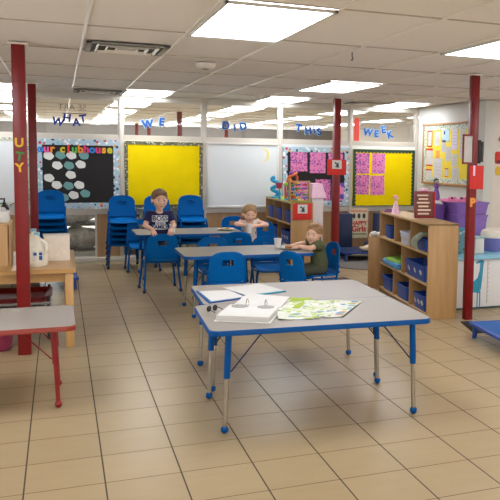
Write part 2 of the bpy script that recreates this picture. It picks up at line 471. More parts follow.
for (x, z, c), l in zip(cut, cl):
    p = []
    for k in range(28):
        a = 2*PI*k/28; r = 1+.05*math.cos(5*a+x*9)
        p.append((.062*r*math.cos(a), .05*r*math.sin(a)))
    o = G().prism(p, -.0015, .0015, 'y').build('paper_cutout', M_cutt if c else M_cutw, None, (x, FY+.0128, z), (0, .3, 0), False)
    tag(o, l, 'paper cutout', 'round paper cutouts on the black board')
# window letters
M_ink = mat('letter_blue', '#152F86', .6); M_ink2 = mat('letter_bright_blue', '#124A94', .6); M_out = mat('letter_outline', '#8FB4D4', .7)
WL = dict(WHAT=[(-.012, 1.819, .2), (.096, 1.873, .12), (.208, 1.82, -.05), (.287, 1.867, -.15)], WE=[(1.094, 1.829, -.12), (1.275, 1.862, .1)],
          DID=[(2.141, 1.836, .1), (2.266, 1.813, 0), (2.386, 1.837, -.1)], THIS=[(3.191, 1.841, .15), (3.334, 1.803, 0), (3.425, 1.82, -.1), (3.501, 1.793, -.2)],
          WEEK=[(4.269, 1.808, .1), (4.407, 1.79, 0), (4.519, 1.852, -.15), (4.628, 1.781, -.25)])
for w, L in WL.items():
    for i, ((x, z, r), c) in enumerate(zip(L, w)):
        lab = '%s letter %s, %s letter of %s on the window glass' % ('dark blue' if w == 'WHAT' else 'bright blue', c, nm[i], w)
        t = thing('window_letter', lab, 'letter', (x, BY-.012, z), 0, 'blue letters on the windows')
        lc = c.lower() if (c == 'I') else c
        link('letter_face', text_mesh(lc, .135, .003, .005), M_ink if w == 'WHAT' else M_ink2, t, (0, 0, 0), (PI/2, r, 0), False)
        if w != 'WHAT': link('letter_outline', text_mesh(lc, .135, .002, .012), M_out, t, (-.004, .004, 0), (PI/2, r, 0), False)
# reversed lettering on the far side of the glass
me = text_mesh('SE ART', .11, .001, -.001)
for v in me.vertices: v.co.x = -v.co.x
me.flip_normals()
tag(link('window_lettering', me, M_greyp, None, (.16, BY+.012, 2.01), FACE_CAM, False), 'faint grey reversed lettering on the glass above WHAT', 'lettering')
o = G().box((0, 0, 0), (.3, .004, .012)).box((-.1, 0, -.05), (.1, .004, .01)).build('window_tape', M_greyp, None, (.19, BY+.012, 1.935))
tag(o, 'faint strips of tape on the glass above the word WHAT', 'tape')
o = G().prism(rrect(-.055, -.31, .055, .25, .01), -.002, .002, 'y').box((0, 0, .275), (.085, .004, .07)).build('red_banner', mat('banner_red', '#D8453A', .7), None, (4.085, BY-.012, 1.93), (0, 0, 0))
o.location.z = 1.83; o.scale = (.75, 1, .62)
tag(o, 'red paper strip on the glass left of the word WEEK', 'paper strip')

# pink painted papers
PINK = speckle('finger_painting_pink', '#E283B8', ['#6A3FA0', '#A03A8A', '#C04A9A', '#3F2F86'], 34, .36)
PINK2 = speckle('finger_painting_pink_dense', '#DF7FB2', ['#4B3A98', '#8A3A8A', '#5A2F70', '#C05A9A'], 42, .42)
PINK3 = speckle('painting_purple_blob', '#E489BC', ['#6A4FB0', '#7A50B8'], 8, .32)
def pin(x0, z1, x1, z0, m, lab, rot=0, name='painted_paper', grp='pink painted papers', y=None):
    o = G().box((0, 0, 0), (abs(x1-x0), .0025, abs(z1-z0))).build(name, m, None, ((x0+x1)/2, FY+.013 if y is None else y, (z0+z1)/2), (0, rot, 0), False)
    return tag(o, lab, 'paper', grp)
pin(3.06, 1.5, 3.31, 1.22, PINK2, 'pink paper with purple paint, upper left on second black board', -.03)
pin(3.35, 1.5, 3.59, 1.2, PINK, 'pink paper with dark dots, upper middle on second black board')
pin(3.63, 1.49, 3.86, 1.2, PINK, 'pink paper at upper right, half hidden behind the mid post sign')
pin(3.44, 1.11, 3.67, .8, PINK2, 'pink paper lower middle of second black board, beside toy house roof')
pin(3.69, 1.06, 3.89, .79, PINK3, 'pink paper with one big purple blob, right of the mid post')
pin(3.1, 1.08, 3.34, .78, PINK, 'pink paper low on second black board behind the abacus')
pin(4.065, 1.5, 4.28, 1.2, PINK2, 'pink paper at top left on the second yellow board', 0)
pin(4.325, 1.5, 4.535, 1.2, PINK, 'pink paper at top right of four on the yellow board', .02)
pin(4.07, 1.18, 4.28, .89, PINK2, 'pink paper at bottom left on the second yellow board', 0)
pin(4.305, 1.17, 4.53, .88, PINK, 'pink paper at bottom right of four on the yellow board', -.03)
# yellow crescent on whiteboard
p = [(.1*math.cos(a), .1*math.sin(a)) for a in [math.radians(-60+12*k) for k in range(15)]]
p += [(-.045+.11*math.cos(a), .0+.1*math.sin(a)) for a in [math.radians(85-11*k) for k in range(15)]]
o = G().prism(p, -.0015, .0015, 'y').build('paper_moon', mat('moon_yellow', '#E8DC8A', .7), None, (2.65, FY+.0128, 1.45))
tag(o, 'pale yellow paper crescent moon on the whiteboard', 'paper moon')

# right wall bulletin board (on x = 5.09)
t = thing('bulletin_board', 'yellow notice board in wooden frame covered with papers on right wall', 'bulletin board', (5.078, 9.25, 1.51))
G().box((0, 0, 0), (.016, 1.42, .82)).build('panel', mat('soft_yellow', '#EBD23C', .8), t)
b = G()
for s in (-1, 1): b.box((-.01, 0, s*.375), (.005, 1.42, .07)); b.box((-.0105, s*.675, 0), (.005, .07, .82))
b.build('border', speckle('notice_border', '#C8CFC0', ['#4A78A8', '#4A7A4A', '#E4E0D4', '#8A5A9A'], 45, .4), t)
b = G()
for s in (-1, 1): b.box((-.008, 0, s*.425), (.036, 1.5, .03), .004); b.box((-.008, s*.725, 0), (.036, .03, .88), .004)
b.build('frame', wood('oak_frame', '#A8784A', '#C09062'), t)
NP = [(9.78, 1.73, .15, .24, 'redf', 'red framed notice at the top left of the notice board'), (9.78, 1.46, .2, .26, 'red', 'red headed notice under the framed one on notice board'), (9.8, 1.2, .2, .17, 'red', 'small red edged notice at lower left of notice board'),
      (9.55, 1.73, .17, .2, 'w', 'white sheet, second from left in the top row of notice board'), (9.52, 1.265, .27, .36, 'w', 'large white sheet low on the notice board, left of centre'), (9.53, 1.5, .12, .12, 'or', 'small orange card in the middle of the notice board'),
      (9.36, 1.62, .14, .17, 'w', 'white note near the centre of the notice board'), (9.3, 1.78, .2, .2, 'bl', 'pale blue sheet with dark spot high on notice board'), (9.22, 1.51, .16, .2, 'w', 'white note under the pale blue sheet'),
      (9.25, 1.25, .1, .12, 'red', 'tiny red framed note low on the notice board'), (9.04, 1.72, .15, .3, 'lil', 'tall lilac sheet at the upper right of notice board'), (9.04, 1.42, .15, .18, 'w', 'white note under the lilac sheet'), (9.0, 1.22, .2, .2, 'w', 'white sheet at lower right of notice board'),
      (8.82, 1.65, .16, .4, 'w', 'tall white sheet at far right of notice board')]
for y, z, w, h, k, lab in NP:
    t = thing('notice', lab, 'notice', (5.0695, y, z), 0, 'papers on the notice board')
    mm = {'bl': mat('pale_blue_paper', '#B4D4E4', .8), 'lil': mat('lilac_paper', '#D6CDE6', .8), 'or': mat('orange_card', '#E0A050', .8)}.get(k, M_paper)
    G().box((0, 0, 0), (.003, w, h)).build('sheet', mm, t)
    if k == 'redf':
        b = G()
        for s in (-1, 1): b.box((-.002, 0, s*h*.46), (.003, w, h*.08)); b.box((-.002, s*w*.45, 0), (.003, w*.1, h))
        b.build('edging', mat('dark_red_paper', '#A8392A', .8), t)
    elif k == 'red': G().box((-.002, 0, h*.44), (.003, w, h*.12)).box((-.002, 0, -h*.46), (.003, w, h*.08)).build('edging', M_red_p, t)
    elif k == 'bl': G().box((-.002, w*.2, .03), (.003, .04, .05)).build('spot', M_ink, t)
    if k in ('w', 'lil', 'redf'):
        b = G()
        for q in range(5): b.box((-.0022, 0, h*(.3-.14*q)), (.001, w*.7, .006))
        b.build('text_lines', mat('faint_print', '#A9A6A4', .8), t)

# items on the posts
def signcard(lab, loc, w, h, red=True):
    t = thing('post_sign', lab, 'sign', loc)
    G().box((0, 0, 0), (w, .006, h), .002).build('card', M_red_p, t)
    G().box((0, -.004, h*.17), (w*.5, .003, h*.55)).build('picture', M_paper, t)
    b = G(); b.ball((-.02*w/.26, -.007, h*.27), (.014, .002, .012), 6).ball((.008, -.007, h*.12), (.02, .002, .026), 6).box((.01, -.0062, h*.0), (.05, .002, .008))
    b.tube([(-.01, -.006, h*.22), (.03, -.006, h*.3)], .004, 6).tube([(0, -.006, h*.1), (-.03, -.006, h*.02)], .004, 6)
    b.build('drawing', M_dk, t)
    return t
signcard('red card with small drawing on a white square, fixed to the middle post', (3.325, 9.0, 1.31), .26, .2)
t = thing('clipboard_frame', 'grey sheet in a red edged frame fixed to the right post', 'frame', (3.345, 5.73, 1.54), .25)
f = G()
for s in (-1, 1): f.box((0, -.006, s*.122), (.135, .014, .016), .003); f.box((s*.06, -.006, 0), (.014, .014, .26), .003)
f.build('frame', M_red, t); G().box((0, -.001, 0), (.112, .006, .236)).build('sheet', mat('grey_sheet', '#BDB9B1', .6), t)
t = thing('paper_pocket', 'red card pocket hanging on the right side of right post', 'pocket', (3.44, 5.725, 1.292))
G().box((0, 0, 0), (.14, .014, .21), .003).build('pocket', M_red_p, t); G().box((-.03, -.009, .06), (.02, .006, .09), .002).build('clip', M_pinkl, t)
t = thing('wall_phone', 'black telephone handset mounted on side of the right post', 'telephone', (3.478, 5.77, 1.52))
G().box((0, 0, 0), (.035, .05, .21), .008).build('base', M_dark, t)
G().tube([(.022, -.02, .09), (.03, -.02, .05), (.03, -.02, -.05), (.022, -.02, -.09)], [.016, .011, .011, .016], 10).build('handset', M_dk, t)
for c, z, m, rr in (('U', 1.511, '#DBA72C', 0), ('T', 1.414, '#3E7A3C', .15), ('Y', 1.337, '#E0A92A', -.1)):
    o = link('paper_letter', text_mesh(c, .085, .002, .003), fmat(m), None, (-.26, 5.683, z), (PI/2, rr, 0), False)
    tag(o, '%s letter %s on the left front red post' % ('green' if c == 'T' else 'yellow', c), 'letter', 'letters on the left post')
o = link('paper_letter', text_mesh('P', .1, .002, .006), fmat('#E8963A'), None, (3.42, 5.743, 1.065), FACE_CAM, False)
tag(o, 'orange letter P on the right red post', 'letter')

# alcove wall stickers
t = thing('wall_sticker', 'red and black sticker on the beige wall at right edge', 'sticker', (5.36, 8.347, 1.47))
G().prism(rrect(-.075, -.08, .1, .08, .03), -.002, .001, 'y').build('red_shape', M_red_p, t)
G().prism(rrect(-.045, -.07, .1, -.03, .01), -.003, -.002, 'y').build('dark_shape', M_dk, t)
o = G().prism(rrect(-.07, -.06, .12, .06, .04), -.002, .001, 'y').build('wall_sticker', mat('sticker_yellow', '#DDB02C', .7), None, (5.37, 8.347, 1.3))
tag(o, 'yellow rounded sticker low on the beige wall at right edge', 'sticker')
o = G().tube([(.03, 0, .06), (-.01, 0, .07), (-.03, 0, .04), (.02, 0, .0), (.04, 0, -.03), (.0, 0, -.06)], .007, 6).build('wall_sticker', M_dk, None, (5.36, 8.345, 1.67))
tag(o, 'dark curly script sticker high on the beige wall', 'sticker')

# ------------------------------------------------------------------ chairs
def seat_bm():
    g = G(); bm = g.bm; nx, ny = 14, 12; V = {}
    for i in range(nx+1):
        for j in range(ny+1):
            u, v = -1+2*i/nx, j/ny                 # v 0 front .. 1 back
            w = .165*(1-.1*v)*(1 if v > .12 else .9+.1*math.sqrt(max(0, 1-((.12-v)/.12)**2)))
            y = -.165+.33*v
            z = .318-.008*(1-u*u)*math.sin(PI*min(1, v*1.1))
            if v < .2: z -= .022*((.2-v)/.2)**2
            if v > .85: z += .03*((v-.85)/.15)**2
            z += .006*abs(u)**4
            V[i, j] = bm.verts.new((u*w, y, z))
    for i in range(nx):
        for j in range(ny): bm.faces.new((V[i, j], V[i+1, j], V[i+1, j+1], V[i, j+1]))
    bmesh.ops.recalc_face_normals(bm, faces=bm.faces[:])
    bmesh.ops.solidify(bm, geom=bm.faces[:], thickness=.014)
    return g
def back_bm():
    g = G(); bm = g.bm
    us = [-1, -.97, -.88, -.7, -.5, -.31, -.16, 0, .16, .31, .5, .7, .88, .97, 1]
    zs = [.352, .37, .40, .43, .45, .47, .493, .52, .548, .562, .575, .588, .598, .606, .612, .617, .62]
    V = {}
    for j, z in enumerate(zs):
        t = (z-.352)/(.62-.352)
        hw = .168-.012*t
        if z > .52: hw *= (1-((z-.52)/.1002)**2.6)**(1/2.6)
        if z < .385: hw *= 1-.08*((.385-z)/.033)**2
        for i, u in enumerate(us):
            y = .142+.035*t+.022*(1-u*u)
            V[i, j] = bm.verts.new((u*hw, y, z))
    for i in range(len(us)-1):
        for j in range(len(zs)-1):
            if 5 <= i <= 8 and 6 <= j <= 7: continue     # hand hole
            bm.faces.new((V[i, j], V[i+1, j], V[i+1, j+1], V[i, j+1]))
    bmesh.ops.recalc_face_normals(bm, faces=bm.faces[:])
    bmesh.ops.solidify(bm, geom=bm.faces[:], thickness=.013)
    return g
def make_chair(label, loc, rz, group='blue plastic chairs'):
    t = thing('school_chair', label, 'chair', loc, rz, group)
    seat_bm().build('seat', M_blue, t); back_bm().build('backrest', M_blue, t)
    for s in (-1, 1):
        l = G().tube([(s*.15, -.11, .3), (s*.165, -.125, .27), (s*.19, -.165, .018)], .0115, 10).build('leg', M_blue_d, t)
        G().lathe([(.012, 0), (.0165, .003), (.0165, .022), (.012, .03)], (s*.19, -.166, 0), 12).build('foot_cap', M_dark, l)
        l = G().tube([(s*.166, .148, .42), (s*.164, .135, .33), (s*.168, .12, .27), (s*.188, .165, .018)], .0115, 10).build('leg', M_blue_d, t)
        G().lathe([(.012, 0), (.0165, .003), (.0165, .022), (.012, .03)], (s*.188, .166, 0), 12).build('foot_cap', M_dark, l)
        G().tube([(s*.152, -.115, .29), (s*.158, 0, .285), (s*.166, .125, .29)], .01, 8).build('side_rail', M_blue_d, t)
    return t
CH0 = make_chair('blue chair with its back to us that the standing boy holds', (.972, 8.02, 0), PI+.05)
def chair(label, x, y, rz, z=0): return dup(CH0, (x, y, z), rz, label)
chair('blue chair with its back to us, tucked under the middle table at its left end', 1.335, 6.47, PI)
chair('blue chair turned at an angle, beside the boy in green, back towards us', 2.03, 6.29, PI-1.15)
chair('blue chair the boy in the green shirt sits on', 2.315, 6.76, -1.48)
chair('blue chair on the far side of the middle table, left one, facing us', 1.43, 7.27, .04)
chair('blue chair on the far side of the middle table, right one, facing us', 1.985, 7.27, -.05)
chair('blue chair with its back to us at the near side of the far table', 1.78, 8.06, PI)
chair('blue chair the girl with the cup sits on', 2.25, 8.96, -1.0)
chair('blue chair on the far side of the far table by the whiteboard', 2.17, 9.72, 0)
chair('blue chair at the left end behind the far table, facing us', .93, 9.42, .03)
ordn = ['lowest', 'second', 'third', 'fourth', 'fifth', 'topmost']
for x, y, n_, where in ((-.115, 9.7, 6, 'in front of the black clubhouse board'), (.73, 9.76, 5, 'left of the standing boy'), (1.165, 9.78, 5, 'directly behind the standing boy'), (1.6, 9.78, 5, 'right of the standing boy, under the yellow board')):
    for k in range(n_):
        o = ('topmost' if k == n_-1 else 'lowest' if k == 0 else ordn[k])
        chair('blue chair %s of the stack %s' % (o, where), x, y-.012*k, 0, .0712*k)

# ------------------------------------------------------------------ tables
def table(name, label, loc, w, d, h, M_edge, M_leg, leg_in=(.09, .07), rz=0, splay=.0, braces=True, group=None):
    t = thing(name, label, 'table', loc, rz, group)
    r = .055
    G().prism(rrect(-w/2+.003, -d/2+.003, w/2-.003, d/2-.003, r), h-.024, h).build('tabletop', M_lam, t)
    e = G(); a = rrect(-w/2, -d/2, w/2, d/2, r, 8); b = rrect(-w/2+.0035, -d/2+.0035, w/2-.0035, d/2-.0035, r, 8); n = len(a)
    vs = [[e.bm.verts.new((p[0], p[1], z)) for p in q] for q, z in ((a, h-.028), (a, h-.004), (b, h+.0005), (b, h-.028))]
    for q in range(4):
        for k in range(n): e.bm.faces.new((vs[q][k], vs[q][(k+1) % n], vs[(q+1) % 4][(k+1) % n], vs[(q+1) % 4][k]))
    e.build('edge_band', M_edge, t)
    for sx in (-1, 1):
        for sy in (-1, 1):
            x, y = sx*(w/2-leg_in[0]), sy*(d/2-leg_in[1])
            top = Vector((x-sx*.02, y-sy*.0, h-.02)); bot = Vector((x, y, .02)); mid = top.lerp(bot, .47)
            l = G().tube([top, mid], .0175, 14).build('leg', M_leg, t)
            G().tube([top.lerp(bot, .4), bot], .0125, 12).build('leg_insert', M_chrome if M_leg is not M_redd and name != 'red_table' else M_leg, l)
            G().ball((bot.x, bot.y, .021), (.021, .021, .021), 8).build('foot_ball', M_leg, l)
            G().box((top.x, top.y, h-.03), (.075, .075, .006), .002).build('mounting_plate', M_dk, l)
            if braces:
                a_ = top.lerp(bot, .42); c = Vector((x-sx*.2, y, h-.03))
                q = G().tube([a_, a_.lerp(c, .08)+Vector((-sx*.008, 0, -.006)), a_.lerp(c, .9), c], .004, 6)
                q.build('brace', M_navy if M_leg is M_blue_d else M_leg, t)
    return t
table('classroom_table', 'nearest white table with blue edge, carrying the open ring binder', (1.335, 4.02, 0), 1.25, .69, .56, M_blue_d, M_blue_d, leg_in=(.085, .055), rz=-.045, group='white tables with blue edges')
table('classroom_table', 'white blue-edged table pushed behind the nearest one, with loose folder', (1.405, 4.722, 0), 1.2, .7, .553, M_blue_d, M_blue_d, leg_in=(.06, .06), rz=-.045, group='white tables with blue edges')
table('classroom_table', 'white table in the middle where the boy in green sits', (1.595, 6.81, 0), 1.2, .68, .56, M_blue_d, M_blue_d, group='white tables with blue edges')
table('classroom_table', 'farthest white table where the girl sits and the boy stands', (1.405, 8.92, 0), 1.24, .68, .53, M_blue_d, M_blue_d, group='white tables with blue edges')
M_redl = mat('red_leg_paint', '#8C181B', .35)
table('red_table', 'low grey table with red edge and red legs at lower left', (-.54, 4.66, 0), 1.22, .62, .49, M_redd, M_redl, leg_in=(.1, .1))

# wooden table at left
t = thing('wooden_table', 'light wooden table behind the left front post, with milk jugs', 'table', (-.51, 6.36, 0))
G().prism(rrect(-.61, -.56, .61, .56, .02), .565, .595).build('tabletop', M_table_w, t)
a = G()
for s in (-1, 1): a.box((0, s*.5, .53), (1.1, .022, .07)); a.box((s*.55, 0, .53), (.022, 1.0, .07))
a.build('apron', M_table_w, t)
LEGW = wood('beech_leg', '#B5894F', '#C59B63', 2, 25, .3, axis=2)
for sx in (-1, 1):
    for sy in (-1, 1): G().box((sx*.56, sy*.51, .2825), (.06, .06, .565), .006).build('leg', LEGW, t)

# ------------------------------------------------------------------ things on the front tables
H1 = .561
t = thing('ring_binder', 'open white ring binder with grey ovals on the nearest table', 'binder', (1.05, 4.17, H1), -.46)
G().box((0, -.02, .002), (.31, .66, .004), .001).build('cover', M_white, t)
G().box((0, -.185, .018), (.29, .3, .028), .002).build('page_stack', M_paper, t)
G().box((0, .155, .012), (.28, .29, .006), .001, (.03, 0, .03)).box((.012, .16, .022), (.27, .27, .004), .001, (.05, .04, -.04)).build('lifted_page', M_paper, t)
G().box((0, -.02, .008), (.31, .05, .01), .002).build('spine', M_white, t)
for x in (-.075, .075):
    G().prism([(x+.05*math.cos(a_), -.075+.045*math.sin(a_)) for a_ in [2*PI*k/24 for k in range(24)]], .032, .0335).build('grey_oval', M_greyp, t)
for x in (-.05, .06):
    G().tube([(x, .0+.032*math.cos(a_), .03+.03*math.sin(a_)) for a_ in [PI*2*k/16 for k in range(17)]], .0028, 6).build('ring', M_chrome, t)
t = thing('sunglasses', 'small dark glasses lying left of the open binder', 'glasses', (.8, 4.2, H1), .5)
t.scale = (.72, .72, .8)
for s in (-1, 1):
    G().tube([(s*.03+.02*math.cos(a_), 0, .02+.018*math.sin(a_)) for a_ in [2*PI*k/14 for k in range(15)]], .004, 6).build('rim', M_dark, t)
    G().ball((s*.03, 0, .02), (.018, .003, .016), 6).build('lens', M_dk, t)
    G().tube([(s*.05, 0, .025), (s*.052, -.05, .02), (s*.045, -.09, .006)], .003, 6).build('temple', M_dark, t)
WS = speckle('worksheet_print', '#C4C8B8', ['#8FA63A', '#A8BC5A', '#D2D2CA', '#8299A8', '#B4C08A', '#CDCDC6'], 20, .5)
WS2 = speckle('worksheet_print_blue', '#C6C6BC', ['#4F8FB0', '#9DB040', '#D2D2CA', '#B8806A', '#CACAC0', '#6FA0B4'], 20, .5)
def sheet(lab, pts, z, m, name='worksheet', curl=0, grp='papers on the front tables', edge=None):
    """paper with a slight wave, pts = corners in order"""
    t = None
    g = G(); n = 8; V = {}
    P = [Vector((p[0], p[1], 0)) for p in pts]; c = sum(P, Vector())/4
    for i in range(n+1):
        for j in range(n+1):
            u, v = i/n, j/n
            q = P[0]*(1-u)*(1-v)+P[1]*u*(1-v)+P[2]*u*v+P[3]*(1-u)*v-c
            V[i, j] = g.bm.verts.new((q.x, q.y, .001+curl*(abs(u-.5)*2)**3*(.5+.5*math.sin(3*v+1))))
    for i in range(n):
        for j in range(n): g.bm.faces.new((V[i, j], V[i+1, j], V[i+1, j+1], V[i, j+1]))
    bmesh.ops.recalc_face_normals(g.bm, faces=g.bm.faces[:])
    bmesh.ops.solidify(g.bm, geom=g.bm.faces[:], thickness=.0012)
    o = g.build(name, m, None, (c.x, c.y, z))
    return tag(o, lab, 'paper', grp)
sheet('green and white printed worksheet next to the binder on nearest table', [(1.1, 3.86), (1.33, 3.82), (1.42, 4.3), (1.2, 4.33)], H1+.001, WS, curl=.008)
sheet('blue and green printed sheet farthest right on the nearest table', [(1.36, 3.83), (1.47, 3.83), (1.73, 4.2), (1.56, 4.3)], H1+.001, WS2, curl=.006)
sheet('white printed sheet between green worksheet and blue printed sheet', [(1.24, 3.9), (1.4, 3.85), (1.58, 4.27), (1.4, 4.33)], H1+.0035, WS, curl=.004)
sheet('bright green sheet under the worksheets, near the table joint', [(1.1, 4.2), (1.3, 4.12), (1.48, 4.4), (1.22, 4.5)], H1+.0004, M_lime, curl=.003)
# blue-bordered folder sticking out to the left, teal folder behind the binder
t = thing('paper_folder', 'white folder with blue border at left corner of the second table', 'folder', (0, 0, .5535))
fp = [(.83, 4.45), (1.09, 4.55), (1.04, 4.82), (.82, 4.86)]
G().prism(fp, 0, .006).build('cover', M_blue_d, t)
G().prism([(.85, 4.48), (1.075, 4.565), (1.03, 4.815), (.835, 4.84)], .006, .008).build('page', M_paper, t)
c = Vector((.95, 4.66, 0))
for ch in t.children:
    for v in ch.data.vertices: v.co -= c
t.location += c
t = thing('paper_folder', 'white paper in a teal folder behind the binder on second table', 'folder', (1.2, 4.79, .5535), .3)
G().prism([(-.15, -.16), (.15, -.15), (.14, .14), (-.13, .15)], 0, .007).build('cover', M_teal, t)
G().prism([(-.155, -.145), (.145, -.13), (.14, .17), (-.15, .17)], .007, .0095).build('page', M_paper, t)

# ------------------------------------------------------------------ left table things
TZ = .596
def jug(lab, x, y, rz):
    t = thing('milk_jug', lab, 'jug', (x, y, TZ), rz, 'milk jugs')
    g = G()
    prof = [(.06, 0), (.068, .012), (.068, .13), (.06, .165), (.035, .205), (.02, .22), (.02, .235)]
    g.lathe(prof, n=4*6)
    for v in g.bm.verts:   # squarer body
        r = math.hypot(v.co.x, v.co.y)
        if r > 1e-3 and v.co.z < .17:
            k = r/max(abs(v.co.x), abs(v.co.y)); f = 1/(k**.55)*1.12
            v.co.x *= f; v.co.y *= f
    M = mat('jug_plastic', '#E9E3D2', .35, var=.02)
    g.build('bottle', M, t)
    G().tube([(.03, -.03, .2), (.062, -.062, .175), (.066, -.066, .13), (.05, -.05, .1)], .011, 10).build('handle', M, t)
    G().lathe([(.021, .235), (.023, .238), (.023, .252), (.02, .255)], n=20).build('cap', M_lblue if 'front' in lab else M_blue_d, t)
    lb = G(); lb.box((.0, -.0715, .085), (.075, .003, .08)).build('label', M_white, t)
    G().box((0, -.0735, .1), (.06, .002, .022)).box((.012, -.0735, .07), (.036, .002, .03)).build('label_print', M_ink2, t)
    return t
jug('cream plastic milk jug with blue and white label, in front on wooden table', -.17, 6.0, .1)
jug('cream plastic milk jug partly behind the left front post', -.2, 6.27, -.2)
t = thing('paper_box', 'plain white box with folded rim standing beside the milk jugs', 'box', (-.035, 6.3, TZ), .05)
g = G(); g.prism([(-.095, -.06), (.095, -.06), (.09, .06), (-.09, .06)], 0, .2).build('body', M_pinkl if False else mat('cream_card', '#E6DACB', .7), t)
G().prism(rrect(-.097, -.062, .097, .062, .01), .196, .206).build('rim', M_white, t)
t = thing('wooden_box', 'wooden crate at the left edge on the wooden table', 'box', (-.56, 6.2, TZ))
g = G()
for s in (-1, 1): g.box((s*.2, 0, .155), (.016, .34, .31)); g.box((0, s*.162, .155), (.4, .016, .31))
g.box((0, 0, .01), (.4, .33, .02)); g.build('body', wood('crate_wood', '#B98E5E', '#C9A271', 3, 20), t)
G().box((0, 0, .314), (.42, .35, .012), .003).build('lid', wood('crate_lid', '#C39A68', '#D2AC7C', 3, 20, axis=0), t)
t = thing('tissue_box', 'white tissue box on top of the wooden crate', 'box', (-.41, 6.13, TZ+.321))
G().box((0, 0, .045), (.11, .12, .09), .012).build('carton', M_white, t); G().ball((0, 0, .095), (.03, .02, .022), 8).build('tissue', M_paper, t)
t = thing('soap_pump', 'black pump bottle behind the white tissue box', 'bottle', (-.4, 6.26, TZ+.321))
G().lathe([(.03, 0), (.033, .01), (.033, .1), (.014, .125), (.012, .14)], n=18).build('bottle', M_dark, t)
G().tube([(0, 0, .14), (0, 0, .17), (-.05, -.01, .168)], .008, 8).build('pump', M_dark, t)
t = thing('potted_plant', 'green leafy potted plant at far left edge on the crate', 'plant', (-.52, 6.2, TZ+.321))
G().lathe([(.04, 0), (.055, .07), (.052, .075)], n=18).build('pot', M_white, t)
g = G()
for k in range(26):
    a_ = random.uniform(0, 2*PI); e = random.uniform(.3, 1.4); L_ = random.uniform(.06, .13)
    d = Vector((math.cos(a_)*math.cos(e), math.sin(a_)*math.cos(e), math.sin(e)))
    s_ = d.cross(Vector((0, 0, 1))).normalized()*.018; p0 = Vector((0, 0, .07)); p1 = p0+d*L_*.6; p2 = p0+d*L_-Vector((0, 0, .012))
    g._add([p0, p1-s_, p2, p1+s_, p1+Vector((0, 0, -.004))], [(0, 1, 4), (1, 2, 4), (2, 3, 4), (3, 0, 4), (0, 3, 2, 1)])
g.build('foliage', mat('leaf_green', '#4F7A3E', .6, var=.2), t)
# under the wooden table
t = thing('storage_rack', 'low dark rack under the wooden table at the left', 'rack', (-.5, 6.4, 0))
for z in (.16, .29): G().box((0, 0, z), (.84, .6, .02), .004).build('shelf', M_greyp, t)
for sx in (-1, 1):
    for sy in (-1, 1): G().tube([(sx*.4, sy*.27, 0), (sx*.4, sy*.27, .34)], .012, 10).build('upright', M_dk, t)
t = thing('red_tray', 'red plastic tray on the rack under the wooden table', 'tray', (-.42, 6.3, .301))
g = G(); g.prism(rrect(-.3, -.2, .3, .2, .04), 0, .012); g.build('base', M_red, t)
a = rrect(-.3, -.2, .3, .2, .04); b2 = rrect(-.35, -.24, .35, .24, .06); g = G(); n = len(a)
v1 = [g.bm.verts.new((p[0], p[1], .01)) for p in a]; v2 = [g.bm.verts.new((p[0], p[1], .045)) for p in b2]
v3 = [g.bm.verts.new((p[0]*.985, p[1]*.985, .045)) for p in b2]; v4 = [g.bm.verts.new((p[0]*.985, p[1]*.985, .012)) for p in a]
for A_, B_ in ((v1, v2), (v2, v3), (v3, v4), (v4, v1)):
    for k in range(n): g.bm.faces.new((A_[k], A_[(k+1) % n], B_[(k+1) % n], B_[k]))
g.build('rim', M_red, t)
t = thing('grey_case', 'flat grey plastic case on the lower shelf of the rack', 'case', (-.4, 6.3, .171))
G().box((0, 0, .025), (.55, .4, .05), .015).build('base', mat('case_grey', '#8A8F92', .4), t); G().box((0, 0, .067), (.56, .41, .03), .012).build('lid', mat('case_lid', '#A8ADAF', .35), t)
t = thing('pink_bucket', 'pink plastic bucket on the floor in front of the rack under the wooden table', 'bucket', (-.47, 5.93, 0))
G().lathe([(.1, 0), (.12, .006), (.14, .15), (.146, .152), (.146, .162), (.132, .162), (.112, .012)], n=28).build('body', mat('bucket_pink', '#9A3557', .4), t)
G().tube([(.143*math.cos(a_), .143*math.sin(a_), .15-.03*math.sin(a_) if math.sin(a_) > 0 else .15) for a_ in [PI*k/12 for k in range(13)]], .004, 6).build('handle', M_white, t)

# ------------------------------------------------------------------ cubby shelves
SL, SD, SH = 1.5, .29, .87
def cubby(label, loc, rz, L=SL, H=SH, top_mat=None):
    t = thing('cubby_shelf', label, 'shelf', loc, rz, 'wooden cubby shelves')
    th = .02
    for s in (-1, 1): G().box((s*(L/2-th/2), 0, H/2), (th, SD, H), .003).build('side_panel', M_maple, t)
    G().box((0, 0, H-.011), (L, SD, .022), .003).build('top_panel', top_mat or M_maple_h, t)
    G().box((0, SD/2-.006, H/2), (L-.04, .01, H-.06)).build('back_panel', M_maple, t)
    zs = [.04, .31, .59]
    for z in zs: G().box((0, -.004, z), (L-.04, SD-.012, .018), .002).build('shelf_board', M_maple_h, t)
    G().box((0, -.1, .02), (L-.04, .02, .04)).build('plinth', M_maple_h, t)
    for z0, z1, xs in ((.049, .301, (-1/6, 1/6)), (.319, .581, (0.0,)), (.599, .848, (-1/6, 1/6))):
        for u in xs: G().box((u*L, -.004, (z0+z1)/2), (.018, SD-.02, z1-z0)).build('divider', M_maple, t)
    return t
S1R = math.radians(-96.6)
def loc_on(origin, rz, p):
    c, s = math.cos(rz), math.sin(rz)
    return (origin[0]+c*p[0]-s*p[1], origin[1]+s*p[0]+c*p[1], p[2])
def center_from_corner(corner, rz, L):
    c, s = math.cos(rz), math.sin(rz); px, py = L/2, -SD/2
    return (corner[0]-(c*px-s*py), corner[1]-(s*px+c*py), 0)
S1 = center_from_corner((3.05, 5.86), S1R, SL)
cubby('wooden cubby shelf right of the front table, holding blue bins', S1, S1R)
S2R = math.radians(-91); S2L = 1.3
